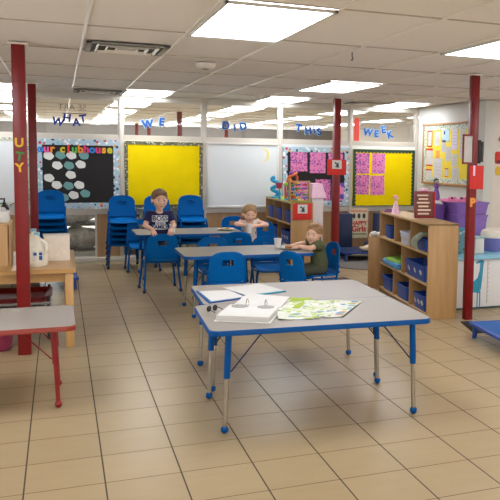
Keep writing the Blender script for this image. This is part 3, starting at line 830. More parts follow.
S2 = center_from_corner((2.655, 8.8), S2R, S2L)
cubby('wooden cubby shelf beside the whiteboard with toys and a red sign', S2, S2R, S2L)
def bin_(label, o, rz, p, w=.2, d=.22, h=.14, m=None, name='storage_bin', marks=False, grp='blue storage bins'):
    t = thing(name, label, 'bin', loc_on(o, rz, p), rz, grp)
    g = G(); n_ = 4
    a = rrect(-w*.43, -d*.43, w*.43, d*.43, .02, n_); b = rrect(-w*.48, -d*.48, w*.48, d*.48, .025, n_); N_ = len(a)
    ia = [(x*.93, y*.93) for x, y in a]; ib = [(x*.95, y*.95) for x, y in b]
    R = [[g.bm.verts.new((x, y, z)) for x, y in q] for q, z in ((a, 0), (b, h), (ib, h), (ia, .008))]
    for q in range(3):
        for k in range(N_): g.bm.faces.new((R[q][k], R[q][(k+1) % N_], R[q+1][(k+1) % N_], R[q+1][k]))
    g.bm.faces.new(R[0][::-1]); g.bm.faces.new(R[3])
    g.build('body', m or M_bin, t)
    r = G(); q0 = rrect(-w/2, -d/2, w/2, d/2, .028, n_)
    R = [[r.bm.verts.new((x, y, z)) for x, y in q] for q, z in ((q0, h-.016), (q0, h+.003), (ib, h+.003), (ib, h-.016))]
    for q in range(4):
        for k in range(N_): r.bm.faces.new((R[q][k], R[q][(k+1) % N_], R[(q+1) % 4][(k+1) % N_], R[(q+1) % 4][k]))
    r.build('rim', m or M_bin, t)
    if marks:
        k_ = G()
        for x in (-.28, 0, .28): k_.ball((x*w, -d*.465, h*.5), (.022, .006, .03), 6, 0, (.3, 0, .4*x))
        k_.build('emblem', M_paper, t)
    return t
def fill(o, rz, p, w, d, cols, lab, name='toy_block', n=5, grp=None):
    for k in range(n):
        m = cols[k % len(cols)]
        x, y = p[0]+random.uniform(-w, w)*.5, p[1]+random.uniform(-d, d)*.5
        ob = G().box((0, 0, 0), (.05, .05, .05), .006).build(name, m, None, loc_on(o, rz, (x, y, p[2])), (random.random(), random.random(), random.random()))
        tag(ob, lab, 'toy', grp)
xs3 = lambda L: (-L/3, 0, L/3)
lab3 = ('farthest', 'middle', 'nearest')
f_ = -.03
bin_('dark blue bin, farthest in the top row of the right cubby shelf', S1, S1R, (-SL/3-.02, f_, .6), .2, .2, .13)
bin_('white and blue bin, middle of the top row of right cubby shelf', S1, S1R, (.0, f_, .6), .24, .2, .12, mat('bin_pale', '#C9CDD8', .4), marks=True)
bin_('blue bin with cloth over it, nearest in the top row of right cubby shelf', S1, S1R, (SL/3, f_, .6), .26, .2, .11)
g = G(); V = {}
for i in range(11):
    for j in range(9):
        u, v = i/10, j/8
        V[i, j] = g.bm.verts.new(((u-.5)*.16+.015*math.sin(6*v+2*u), -.03-.135*min(1, v*1.5)+.018*math.sin(9*u+3*v), .16-.2*max(0, v-.35)+.012*math.sin(7*u)))
for i in range(10):
    for j in range(8): g.bm.faces.new((V[i, j], V[i+1, j], V[i+1, j+1], V[i, j+1]))
bmesh.ops.solidify(g.bm, geom=g.bm.faces[:], thickness=.006)
tag(g.build('cloth', mat('cloth_grey_green', '#B9C0AE', .9, var=.15), None, loc_on(S1, S1R, (SL/3+.03, f_, .6)), (0, 0, S1R)), 'crumpled pale green cloth hanging out of the top near cubby', 'cloth')
t = thing('book_tray', 'light blue tray with green book in the middle row of right cubby shelf', 'tray', loc_on(S1, S1R, (-SL/4, -.03, .319)), S1R)
G().box((0, 0, .03), (.5, .24, .06), .02).build('tray', mat('tray_blue', '#4E97D0', .4), t); G().box((.05, -.01, .075), (.32, .2, .022), .004, (.12, .05, .1)).build('book', mat('book_green', '#7FB23C', .5), t)
bin_('long blue mesh basket with white marks in the middle row, nearest half', S1, S1R, (SL/4, f_, .319), .58, .22, .15, marks=True)
for k, u in enumerate(xs3(SL)):
    bin_('blue bin, %s of three in the bottom row of right cubby shelf' % lab3[k], S1, S1R, (u, f_, .049), .32, .22, .14, marks=(k == 2))
for k, u in enumerate(xs3(S2L)):
    bin_('blue bin, %s of three in the top row under the toys' % lab3[k], S2, S2R, (u, f_, .6), .28, .22, .15)
for k, u in enumerate((-S2L/4, S2L/4)):
    bin_('blue bin, %s half of the middle row of the shelf with toys' % ('far' if k == 0 else 'near'), S2, S2R, (u, f_, .319), .45, .22, .17, marks=(k == 1))
# lower unit behind the right shelf
t = thing('end_shelf', 'lower pale wooden unit just behind the right cubby shelf', 'shelf', (3.43, 7.57, 0), -.42)
for s in (-1, 1): G().box((0, s*.15, .285), (.44, .02, .57), .003).build('side_panel', M_maple, t)
for z in (.03, .3, .56): G().box((0, 0, z), (.44, .3, .02), .003).build('shelf_board', M_maple_h, t)
o = G().box((0, 0, .02), (.2, .14, .04), .01).ball((-.12, -.02, .03), (.05, .03, .03), 8).build('cloth_bundle', mat('bundle_white', '#D2D0CC', .9, var=.2, scale=60), None, (3.36, 7.57, .571), (0, 0, .1))
tag(o, 'white folded cloth on the low wooden unit behind the shelf', 'cloth')
# yellow top paper & toys on shelf 2
o = G().box((0, 0, .002), (.28, 1.27, .004), .001).build('top_cover', M_lime, None, (S2[0]-.0, S2[1], SH), (0, 0, math.radians(-1)))
tag(o, 'yellow green paper cover on top of the shelf with toys', 'paper cover')
ZT = SH+.0045
signcard('red card with small drawing on the end panel of the toy shelf', (2.8, 8.788, .755), .25, .2)
t = thing('abacus', 'wooden abacus with coloured beads on the near end of toy shelf', 'abacus', (2.8, 8.93, ZT), .05)
f = G()
for s in (-1, 1): f.box((s*.128, 0, .13), (.018, .05, .26), .003)
for z in (.008, .125, .252): f.box((0, 0, z), (.256, .04, .014), .003)
f.build('frame', M_maple, t)
bc = ['#C23A3A', '#E0B030', '#3A6FB8', '#4A9A4A', '#7A4A9A']
for k, z in enumerate((.045, .085, .165, .21)):
    w = G().tube([(-.125, 0, z), (.125, 0, z)], .0025, 6).build('rod', M_chrome, t)
    for q in range(9):
        G().ball((-.1+.022*q+(.02 if q > 5 else 0), 0, z), (.0095, .014, .014), 6).build('bead', fmat(bc[(q//3+k) % 5]), w)
t = thing('wavy_toy', 'tall light blue wavy plastic toy standing at far end of toy shelf', 'toy', (2.72, 9.75, ZT), -.5)
M_sky = mat('toy_sky', '#2E9BCB', .4)
G().tube([(.055*math.sin(k*.62), 0, .02+.26*k/20) for k in range(21)], .026, 12).build('wave', M_sky, t)
G().lathe([(.07, 0), (.07, .012), (.04, .022)], n=20).build('base', M_sky, t)
t = thing('red_cup', 'red toy cup hung on the wavy blue toy at toy shelf', 'toy', (2.68, 9.42, ZT))
G().lathe([(.03, .14), (.045, .2), (.047, .215), (.04, .215), (.03, .15)], n=18).build('cup', mat('cup_red', '#B5384A', .4), t); G().tube([(0, 0, 0), (0, 0, .142)], .008, 8).build('stem', M_sky, t)
G().lathe([(.035, 0), (.035, .008)], n=16).build('foot', M_sky, t)
t = thing('bead_coaster', 'orange and blue bead roller coaster toy on the toy shelf', 'toy', (2.78, 9.22, ZT))
G().lathe([(.09, 0), (.09, .012), (.085, .018)], n=24).build('base', M_sky, t)
M_tor = mat('toy_orange', '#E06A2A', .4)
G().tube([(.06*math.cos(k*.5)+.02, .05*math.sin(k*.5), .02+.014*k) for k in range(25)], .014, 10).build('spiral', M_tor, t)
G().tube([(-.07, 0, .01), (-.075, .01, .16), (-.03, .01, .3), (.03, 0, .36), (.08, 0, .3), (.075, 0, .12), (.07, 0, .01)], .016, 10).build('arch', mat('toy_deep_orange', '#D9502A', .4), t)
G().tube([(-.04, -.06, .01), (-.06, -.06, .1), (.0, -.07, .16), (.05, -.06, .08), (.06, -.06, .01)], .018, 10).build('loop', M_sky, t)
for k, (x, z, c) in enumerate(((-.073, .2, '#8FC04A'), (.0, .345, '#7A4A9A'), (.078, .22, '#E0B030'), (0, .15, '#C23A3A'), (-.02, .26, '#E58A2A'))):
    G().ball((x, 0, z), (.03, .03, .028), 8).build('bead', fmat(c), t)
t = thing('toy_house', 'tall pale toy house with pink sloping roof beside the middle post', 'toy house', (3.045, 9.02, 0))
G().box((0, 0, .46), (.15, .2, .92), .004).build('walls', mat('toy_house_wall', '#CFC4C4', .6), t)
G().prism([(-.09, .92), (.115, .92), (.05, 1.1), (-.075, 1.1)], -.12, .12, 'y').build('roof', M_pinkl, t)
G().box((0, -.103, .5), (.08, .008, .16), .002).build('window', mat('toy_house_window', '#B7B4BC', .5), t)

# ------------------------------------------------------------------ on and behind the right shelf
t = thing('standing_sign', 'red framed lettered sign standing on the right cubby shelf', 'sign', (3.25, 6.36, SH+.002), -.12)
G().box((0, .0, .135), (.2, .014, .26), .004, (-.13, 0, 0)).build('frame', M_red, t)
G().box((0, -.0105, .135), (.165, .006, .22), .001, (-.13, 0, 0)).build('panel', mat('sign_brown', '#6E3A2A', .6), t)
b = G()
for k in range(6):
    z = .225-.035*k; b.box((random.uniform(-.015, .015), -.0148-.0+(z-.135)*.13, z), (random.uniform(.09, .14), .003, .015), .001, (-.13, 0, 0))
b.build('lettering', mat('sign_letters', '#E4C9B4', .6), t)
G().box((.108, .06, .135), (.012, .13, .25), .003, (0, 0, 0)).build('easel_leg', M_red_p, t)
t = thing('paper_cone_doll', 'small pink paper cone doll on the far end of right shelf', 'doll', (3.24, 6.98, SH), 0)
G().lathe([(.05, 0), (.045, .01), (.012, .13), (.01, .14)], n=20).build('dress', M_pinkl, t); G().ball((0, 0, .16), .026, 8).build('head', M_skin, t)
G().ball((0, .006, .168), (.028, .026, .028), 8).build('hair', M_pink, t)
o = G().box((0, 0, .01), (.16, .09, .02), .004).box((.02, .01, .026), (.14, .08, .012), .003).build('magazine_pile', mat('magazine', '#8A4A7A', .5, var=.4, scale=50), None, (3.3, 7.2, SH), (0, 0, .5))
tag(o, 'small pile of coloured booklets at the far end of right shelf', 'booklets')
t = thing('storage_cabinet', 'low cabinet behind the right shelf under the purple totes', 'cabinet', (4.02, 7.1, 0))
G().box((0, 0, .3), (.62, .5, .6), .006).build('body', M_white, t); G().box((0, -.253, .3), (.28, .008, .54)).build('door', M_lblue, t)
G().box((0, 0, .61), (.66, .54, .02), .004).build('top', M_lblue, t)
def tote(lab, x, y, z, m, w=.46, h=.24):
    bin_(lab, (x, y, 0), 0, (0, 0, z), w, .36, h, m, 'storage_tote', grp='purple totes')
tote('deep purple tote at the back left of the purple totes', 3.77, 7.22, .621, M_purple_d, .2, .33)
tote('light purple tote, lower one in the pile behind right shelf', 4.1, 7.04, .621, M_purple, .4, .23)
tote('light purple tote, upper one in the pile behind right shelf', 4.1, 7.04, .856, M_purple, .42, .13)
t = thing('pink_tray', 'pink tray with dark bits lying on the purple totes', 'tray', (4.03, 7.06, .99))
G().prism(rrect(-.19, -.12, .19, .12, .04), 0, .025).build('base', M_pink, t)
for k in range(7): G().ball((-.15+.05*k, -.06+.03*(k % 3), .035), .018, 6).build('bauble', mat('bauble_dark', '#6A2A5A', .4) if k % 2 else M_pink, t)
t = thing('toy_figure', 'small doll with purple dress standing on the totes before notice board', 'doll', (3.86, 7.26, .99))
G().lathe([(.05, 0), (.035, .07), (.02, .13), (.03, .16), (.012, .175)], n=18).build('dress', M_purple_d, t); G().ball((0, 0, .2), .03, 8).build('head', M_greyp, t)
G().ball((0, .01, .21), (.033, .03, .034), 8).build('hair', M_dk, t)
t = thing('pink_canister', 'pink canister beside the doll in front of the notice board', 'canister', (3.735, 7.3, .956))
G().lathe([(.045, 0), (.047, .01), (.047, .13), (.04, .14)], n=20).build('body', M_pink, t); G().lathe([(.049, .14), (.049, .16), (.03, .165)], n=20).build('lid', M_pinkl, t)

# changing cabinet with giraffe
t = thing('changing_cabinet', 'white cabinet with blue giraffe picture and light blue top', 'cabinet', (4.15, 6.42, 0))
G().box((0, 0, .255), (1.3, .56, .47), .004).build('body', mat('cabinet_white', '#DAD8D6', .45, var=.01), t)
G().box((0, 0, .503), (1.36, .62, .026), .008).build('top', M_lblue, t)
G().box((0, .02, .01), (1.24, .5, .02)).build('plinth', M_teal, t)
G().box((-.655, 0, .255), (.012, .57, .47)).build('end_trim', M_teal, t)
g = G()
gx = -.42
g.prism([(gx+.03, .16), (gx-.05, .17), (gx-.09, .2), (gx-.09, .24), (gx-.04, .27), (gx+.01, .31), (gx+.03, .38), (gx+.035, .45), (gx+.02, .455), (gx-.01, .445), (gx-.012, .462), (gx+.02, .478), (gx+.05, .485), (gx+.075, .475), (gx+.068, .42), (gx+.06, .3), (gx+.05, .2)], -.2835, -.2795, 'y')
for x in (-.08, -.05, .012, .04): g.box((gx+x, -.2815, .1), (.012, .004, .15))
g.build('giraffe_picture', M_teal, t)
g = G(); g.box((gx+.12, -.281, .26), (.004, .004, .42))
for k in range(9): g.box((gx+.13, -.281, .08+.045*k), (.018, .004, .004))
g.build('height_scale', M_greyp, t)
G().box((-.1, -.282, .255), (.006, .004, .44)).build('door_gap', M_greyp, t)
ZC = .5165
t = thing('white_carton', 'white upright box on the light blue cabinet top', 'box', (3.875, 6.4, ZC)); G().box((0, 0, .075), (.1, .12, .15), .004).build('body', M_white, t); G().box((0, 0, .157), (.12, .14, .014), .003).build('lid', mat('carton_lid', '#8FB2AE', .5), t)
t = thing('wipes_bin', 'purple bin with white liner on the light blue cabinet top', 'bin', (4.13, 6.5, ZC))
G().lathe([(.095, 0), (.1, .01), (.125, .15), (.115, .15)], n=28).build('body', mat('wipes_purple', '#6F6CA8', .45), t); G().lathe([(.127, .14), (.135, .17), (.12, .21), (.06, .235), (.02, .225)], n=28).build('liner', mat('liner_cream', '#E2DACB', .8), t)
t = thing('patterned_box', 'teal and white patterned box between shelf end and red post', 'box', (3.64, 6.45, ZC)); G().box((0, 0, .12), (.2, .2, .24), .004).build('body', speckle('pattern_teal', '#5E8A94', ['#D8E0E0', '#2A5A6A', '#A9C4C8', '#34504A'], 30, .4), t); G().box((0, 0, .243), (.21, .21, .012), .003).build('lid', M_teal, t)

# low cot at right
CR = -.21
t = thing('daycare_cot', 'low blue cot on the floor at right edge beside the red post', 'cot', (3.66, 4.75, 0), CR*.5, 'low blue cots')
g = G()
g.prism(rrect(-.62, -.34, .62, .34, .04), .128, .138); g.build('canvas', M_blue_d, t)
g = G()
for s in (-1, 1): g.tube([(-.62, s*.33, .125), (.62, s*.33, .125)], .016, 10); g.tube([(s*.61, -.34, .125), (s*.61, .34, .125)], .02, 10)
g.build('frame', M_bin, t)
for sx in (-1, 1):
    for sy in (-1, 1):
        l = G().tube([(sx*.58, sy*.3, .12), (sx*.59, sy*.31, .01)], [.024, .019], 12).build('leg', M_bin, t)
        G().ball((sx*.58, sy*.3, .125), (.032, .032, .024), 8).build('corner_cap', M_bin, l)
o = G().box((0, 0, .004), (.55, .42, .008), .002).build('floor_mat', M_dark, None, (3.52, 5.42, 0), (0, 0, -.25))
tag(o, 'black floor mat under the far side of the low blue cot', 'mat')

dup(t, (-.48, 8.5, 0), .06, 'low blue cot on the floor behind the wooden table at left')
# behind the middle post: rug, cot, mats, poster
o = G().prism([(1.0*math.cos(2*PI*k/40), .75*math.sin(2*PI*k/40)) for k in range(40)], 0, .008).build('round_rug', mat('rug_grey', '#6E6964', .95, var=.2, scale=80), None, (4.25, 9.3, 0))
tag(o, 'dark grey oval rug on the floor behind the middle post', 'rug')
o = G().box((0, 0, .003), (.34, .55, .006), .001).build('floor_mat', mat('mat_brown', '#4A3A32', .95, var=.2), None, (3.02, 7.92, 0), (0, 0, .1))
tag(o, 'small dark brown mat on the floor behind the right cubby shelf', 'mat')
t = thing('daycare_cot', 'blue cot with folded bedding on the rug behind middle post', 'cot', (4.25, 9.62, .008), -.15, 'low blue cots')
G().prism(rrect(-.6, -.27, .6, .27, .04), .118, .13).build('canvas', M_navy, t)
g = G()
for s in (-1, 1): g.tube([(-.6, s*.26, .115), (.6, s*.26, .115)], .016, 8); g.tube([(s*.59, -.27, .115), (s*.59, .27, .115)], .02, 8)
g.build('frame', M_bin, t)
for sx in (-1, 1):
    for sy in (-1, 1): G().tube([(sx*.56, sy*.24, .11), (sx*.57, sy*.25, 0)], .022, 10).build('leg', M_bin, t)
def lump(name, lab, loc, r, m, seed, rz=0, cat='blanket'):
    g = G(); g.ball((0, 0, r[2]*.75), r, 14)
    rs = random.Random(seed); ph = [rs.uniform(0, 6) for _ in range(6)]
    for v in g.bm.verts:
        v.co += Vector((.02*math.sin(22*v.co.y+ph[0]), .02*math.sin(20*v.co.x+ph[1]), .018*math.sin(25*v.co.x+ph[2])*math.cos(21*v.co.y+ph[3])))
        v.co.z = max(0, v.co.z)
    return tag(g.build(name, m, None, loc, (0, 0, rz)), lab, cat)
lump('blanket', 'black and white blanket heaped on the cot behind middle post', (4.28, 9.62, .14), (.3, .17, .1), speckle('blanket_print', '#23304A', ['#E4E4E4', '#1D2B4A', '#D8D2C8', '#2A3A5A'], 14, .45), 3)
lump('blanket', 'cream folded sheet at the near edge of the cot', (4.2, 9.44, .14), (.34, .08, .06), mat('sheet_cream', '#D8C6AE', .9, var=.1), 5, -.1)
t = thing('poster', 'poster with red lettering under the second yellow board', 'poster', (4.125, BY-.07, .46))
G().box((0, 0, 0), (.29, .006, .44)).build('sheet', mat('poster_cream', '#E4D6B8', .8), t)
G().box((0, -.004, .185), (.27, .003, .04)).build('banner', mat('poster_peach', '#D9A084', .8), t)
link('lettering', text_mesh('HAPPY', .085, .001, .003), M_red_p, t, (0, -.004, 0), FACE_CAM, False)
link('lettering', text_mesh('Girls', .12, .001, .004), M_red_p, t, (0, -.004, -.085), FACE_CAM, False)
g = G()
for k in range(3): g.ball((-.08+.08*k, -.004, .11), (.025, .002, .04), 6)
g.build('pictures', M_dk, t)
G().box((0, -.004, -.16), (.24, .002, .02)).build('small_print', mat('poster_green', '#8A9A6A', .8), t)
for x, y, w, lab in ((3.83, 10.05, .24, 'navy folded gym mat standing under second black board'), (4.55, 10.05, .46, 'navy folded gym mat standing under the second yellow board')):
    t = thing('folding_mat', lab, 'mat', (x, y, 0), 0, 'navy folding mats')
    for k in range(3): G().box((0, -.045+.045*k, .31), (w, .042, .62), .012).build('panel', M_navy, t)
t = thing('mat_label', 'light blue bag hanging on the navy mat below yellow board', 'bag', (4.5, 9.978, .46))
G().box((0, 0, .0), (.14, .02, .18), .008).build('bag', mat('bag_blue', '#6F93C4', .6), t); G().tube([(-.04, 0, .09), (0, 0, .13), (.04, 0, .09)], .005, 6).build('strap', M_navy, t)

# ------------------------------------------------------------------ cups, plates
M_cup = mat('cup_white', '#E8E6E2', .6, var=.02)
def cup(lab, x, y, z):
    t = thing('paper_cup', lab, 'cup', (x, y, z), 0, 'white paper cups')
    G().lathe([(.027, 0), (.037, .094), (.033, .094), (.025, .006), (.002, .005)], n=20).build('body', M_cup, t)
    G().tube([(.0375*math.cos(2*PI*k/20), .0375*math.sin(2*PI*k/20), .094) for k in range(21)], .0025, 6).build('rim', M_cup, t)
def plate(lab, x, y, z, food):
    t = thing('paper_plate', lab, 'plate', (x, y, z), 0, 'white plates with food')
    G().lathe([(.06, 0), (.085, .006), (.105, .016), (.105, .018), (.083, .009), (.06, .004), (.002, .004)], n=28).build('plate', M_paper, t)
    for k, (dx, dy, r, c) in enumerate(food): G().ball((dx, dy, .004+r[2]*.8), r, 8).build('food', mat('food_'+c[1:], c, .6, var=.2), t)
cup('white paper cup on the far table next to the standing boy', 1.215, 8.8, .531)
cup('white paper cup on the middle table beside the plate', 1.94, 6.86, .561)
plate('plate of food on the far table in front of the girl', 1.86, 8.92, .531, [(-.03, .0, (.04, .03, .012), '#C88A4A'), (.03, .01, (.03, .025, .014), '#A84A3A'), (0, -.03, (.025, .02, .01), '#6A9A4A'), (.05, -.03, (.02, .02, .01), '#D8C080')])
plate('plate of food before the boy in the green shirt', 2.05, 6.78, .561, [(-.02, .01, (.04, .03, .018), '#B8804A'), (.03, -.01, (.03, .025, .02), '#C8A070'), (-.01, -.04, (.025, .02, .012), '#8A4A3A')])

# ------------------------------------------------------------------ room behind the glass
t = thing('bookcase', 'pale bookcase of papers seen through the low glass behind the standing boy', 'bookcase', (1.35, 10.75, 0))
G().box((0, .16, .36), (1.15, .02, .72)).box((-.57, 0, .36), (.02, .32, .72)).box((.57, 0, .36), (.02, .32, .72)).build('carcass', M_alu, t)
for z in (.03, .36, .7): G().box((0, 0, z), (1.12, .32, .022)).build('shelf', M_tan, t)
rb = random.Random(4)
for z in (.042, .372):
    x = -.53
    while x < .5:
        w_ = rb.uniform(.025, .06); h_ = rb.uniform(.18, .27)
        hx = rb.choice(['#B9B2A6', '#8E8A84', '#C9C2B2', '#6E7A8A', '#A58A6A', '#D4CFC4'])
        ob = G().box((0, 0, h_/2), (w_*.94, .2, h_), .003).build('book', mat('book_'+hx[1:], hx, .7), None, (1.35+x+w_/2, 10.7, z))
        tag(ob, 'book or folder in the pale bookcase behind the low glass', 'book', 'books in the bookcase behind the glass')
        x += w_+.004
t = thing('wire_rack', 'dark rack of bags seen through the low window left', 'rack', (.15, 10.95, 0))
for z in (.1, .46, .7): G().box((0, 0, z), (1.0, .4, .05), .004).build('shelf', M_dk, t)
for sx in (-1, 1):
    for sy in (-1, 1): G().tube([(sx*.47, sy*.17, 0), (sx*.47, sy*.17, .73)], .012, 8).build('upright', M_dk, t)
BAG = mat('bag_grey', '#A9A39A', .3, var=.35, scale=18, bump=.6)
lump('plastic_bag', 'crumpled grey plastic bag on the lower level of the dark rack', (.22, 10.9, .125), (.28, .16, .17), BAG, 11, 0, 'bag')
lump('plastic_bag', 'crumpled pale plastic bag on the upper level of the dark rack', (.2, 10.9, .485), (.27, .16, .13), BAG, 14, .4, 'bag')
o = G().box((0, 0, .05), (.4, .25, .1), .01).build('white_box', M_white, None, (.24, 10.55, 0)); tag(o, 'low white box on the floor behind the low window', 'box')
for x, w, lab in ((1.9, 2.2, 'wide bright window blind on the far wall behind the first yellow board'), (-.2, 1.6, 'bright window blind on the far wall above the clubhouse board'), (5.4, 1.8, 'bright window blind on the far wall above whiteboard')):
    t = thing('window_blind', lab, 'blind', (x, 21.98, 1.25), 0, 'far window blinds')
    G().box((0, 0, 0), (w, .03, .8), .004).build('blind', emit('blind_glow_%d' % (x*10), '#F2F2F0', 1.0), t)
    f = G()
    for s in (-1, 1): f.box((0, -.01, s*.42), (w+.1, .05, .05)); f.box((s*(w/2+.03), -.01, 0), (.05, .05, .84))
    f.build('frame', M_alu, t)
for x, y, w, h, c, lab in ((6.1, 17.5, 1.0, 1.75, '#6A6668', 'dark cabinet seen through the window behind letters THIS'), (8.0-1.2, 15.5, .7, 1.72, '#7A4A44', 'brown red cabinet through the window behind letters WEEK'),
                           (-.9, 13.2, .7, 1.72, '#5A4038', 'brown cabinet through the window at far left edge'), (4.6, 15.2, .9, 1.65, '#B5BDB8', 'pale green cabinet through the window near the middle post')):
    t = thing('storage_locker', lab, 'cabinet', (x, y, 0), 0, 'cabinets behind the glass')
    G().box((0, 0, h/2), (w, .45, h), .01).build('body', mat('locker_'+c[1:], c, .6), t)
    for s in (-1, 1):
        d = G().box((s*w/4, -.232, h/2), (w/2-.02, .016, h-.08), .004).build('door', mat('locker_'+c[1:], c, .6), t)
        G().box((s*.03, -.245, h*.55), (.015, .02, .12), .004).build('handle', M_chrome, d)

# added area lamps along the walls, tilted up to brighten the ceilings
def fill_light(name, loc, rot, sx, sy, power):
    L = bpy.data.lights.new(name, 'AREA'); L.shape = 'RECTANGLE'; L.size = sx; L.size_y = sy; L.energy = power; L.color = (.93, .97, 1)
    o = bpy.data.objects.new(name, L); COL.objects.link(o); o.location = loc; o.rotation_euler = rot
o = None
def aimed_fill_light(name, loc, d, sx, sy, power):
    fill_light(name, loc, (0, 0, 0), sx, sy, power)
    COL.objects[name].rotation_euler = Vector(d).to_track_quat('-Z', 'Z').to_euler()
aimed_fill_light('window_daylight', (2, -2.9, 1.2), (0, 1, 1.1), 9, 1.2, 60)  # added fill behind the camera for the near ceiling and upright faces
aimed_fill_light('side_window_daylight', (-3.9, 4, 1.2), (1, 0, .7), 7, 1.2, 110)  # added fill at the left wall, lifts the ceiling
aimed_fill_light('right_window_daylight', (7.9, 4, 1.2), (-1, 0, .7), 6, 1.2, 90)  # added fill at the right wall, lifts the ceiling
aimed_fill_light('far_window_daylight', (2, 21.8, 1.2), (0, -1, .6), 9, 1.2, 170)  # added lamp by the far blinds to brighten the back-room ceiling

# ------------------------------------------------------------------ children (smooth signed-distance bodies, surface-nets meshed)
class SDF:
    def __init__(s, lo, hi, h=.0042):
        s.h = h; s.lo = np.array(lo, float); n = np.ceil((np.array(hi)-s.lo)/h).astype(int)+1; s.n = n
        s.F = np.full(n, .3, np.float32)
    def sub(s, lo, hi):
        a = np.clip(np.floor((np.array(lo)-s.lo)/s.h).astype(int), 0, s.n-1); b = np.clip(np.ceil((np.array(hi)-s.lo)/s.h).astype(int)+1, 1, s.n)
        if np.any(b <= a): return None
        ax = [s.lo[i]+s.h*np.arange(a[i], b[i], dtype=np.float32) for i in range(3)]
        return tuple(slice(a[i], b[i]) for i in range(3)), np.stack(np.meshgrid(*ax, indexing='ij'), -1)
    def comb(s, sl, d, k, neg):
        f = s.F[sl]
        if neg:
            h = np.clip(.5-.5*(f+d)/k, 0, 1); s.F[sl] = f*(1-h)-d*h+k*h*(1-h)
        else:
            h = np.clip(.5+.5*(d-f)/k, 0, 1); s.F[sl] = d*(1-h)+f*h-k*h*(1-h)
    def cap(s, a, b, r1, r2=None, k=.02, neg=False):
        r2 = r1 if r2 is None else r2; a = np.array(a, float); b = np.array(b, float); m = max(r1, r2)+k+.03
        q = s.sub(np.minimum(a, b)-m, np.maximum(a, b)+m)
        if q is None: return s
        sl, P = q; ab = b-a; t = np.clip(((P-a)@ab)/max(ab@ab, 1e-9), 0, 1)
        d = np.linalg.norm(P-a-t[..., None]*ab, axis=-1)-(r1+(r2-r1)*t); s.comb(sl, d, k, neg); return s
    def ell(s, c, r, R=None, k=.02, neg=False):
        c = np.array(c, float); r = np.array(r, float); m = max(r)+k+.03; q = s.sub(c-m, c+m)
        if q is None: return s
        sl, P = q; X = P-c
        if R is not None: X = X@R            # world -> local
        k0 = np.linalg.norm(X/r, axis=-1); k1 = np.linalg.norm(X/(r*r), axis=-1)
        d = np.where(k1 > 1e-6, k0*(k0-1)/np.maximum(k1, 1e-6), -min(r)); s.comb(sl, d, k, neg); return s
    def plane(s, p, n, k=.004):
        """keep the side the normal points away from"""
        n = np.array(n, float); n /= np.linalg.norm(n); sl, P = s.sub(s.lo, s.lo+s.h*s.n)
        s.F = np.maximum(s.F, ((P-np.array(p))@n)[:s.n[0], :s.n[1], :s.n[2]]); return s
    def mesh(s):
        F = s.F; I = F < 0; n = F.shape
        c = [I[dx:n[0]-1+dx, dy:n[1]-1+dy, dz:n[2]-1+dz] for dx in (0, 1) for dy in (0, 1) for dz in (0, 1)]
        S = sum(x.astype(np.int8) for x in c); act = (S > 0) & (S < 8)
        idx = np.full(act.shape, -1, np.int64); ids = np.argwhere(act); idx[act] = np.arange(len(ids))
        acc = np.zeros((len(ids), 3)); cnt = np.zeros(len(ids))
        cor = [(a, b, d) for a in (0, 1) for b in (0, 1) for d in (0, 1)]
        for i in range(8):
            for j in range(i+1, 8):
                if sum(abs(cor[i][k]-cor[j][k]) for k in range(3)) != 1: continue
                A = F[ids[:, 0]+cor[i][0], ids[:, 1]+cor[i][1], ids[:, 2]+cor[i][2]]; B = F[ids[:, 0]+cor[j][0], ids[:, 1]+cor[j][1], ids[:, 2]+cor[j][2]]
                x = (A < 0) != (B < 0); t = np.where(x, A/np.where(x, A-B, 1), 0)[:, None]
                p = np.array(cor[i])+t*(np.array(cor[j])-np.array(cor[i])); acc += np.where(x[:, None], p, 0); cnt += x
        V = s.lo+s.h*(ids+acc/cnt[:, None]); Q = []
        for ax in range(3):
            u, v = (ax+1) % 3, (ax+2) % 3
            a = [slice(1, -1)]*3; b = list(a); a[ax] = slice(0, n[ax]-1); b[ax] = slice(1, n[ax])
            A = I[tuple(a)]; B = I[tuple(b)]; E = np.argwhere(A != B); fl = A[tuple(E.T)]
            E = E.copy()
            for w in (u, v): E[:, w] += 1
            def at(du, dv):
                q = E.copy(); q[:, u] += du; q[:, v] += dv; return idx[q[:, 0], q[:, 1], q[:, 2]]
            q = np.stack([at(-1, -1), at(0, -1), at(0, 0), at(-1, 0)], 1)
            q[~fl] = q[~fl][:, ::-1]; Q.append(q)
        Q = np.concatenate(Q); Q = Q[(Q >= 0).all(1)]
        me = bpy.data.meshes.new('m'); me.from_pydata(V.tolist(), [], Q.tolist()); me.update()
        return me
def V3(*a): return np.array(a, float)
def nrm(v): return v/np.linalg.norm(v)
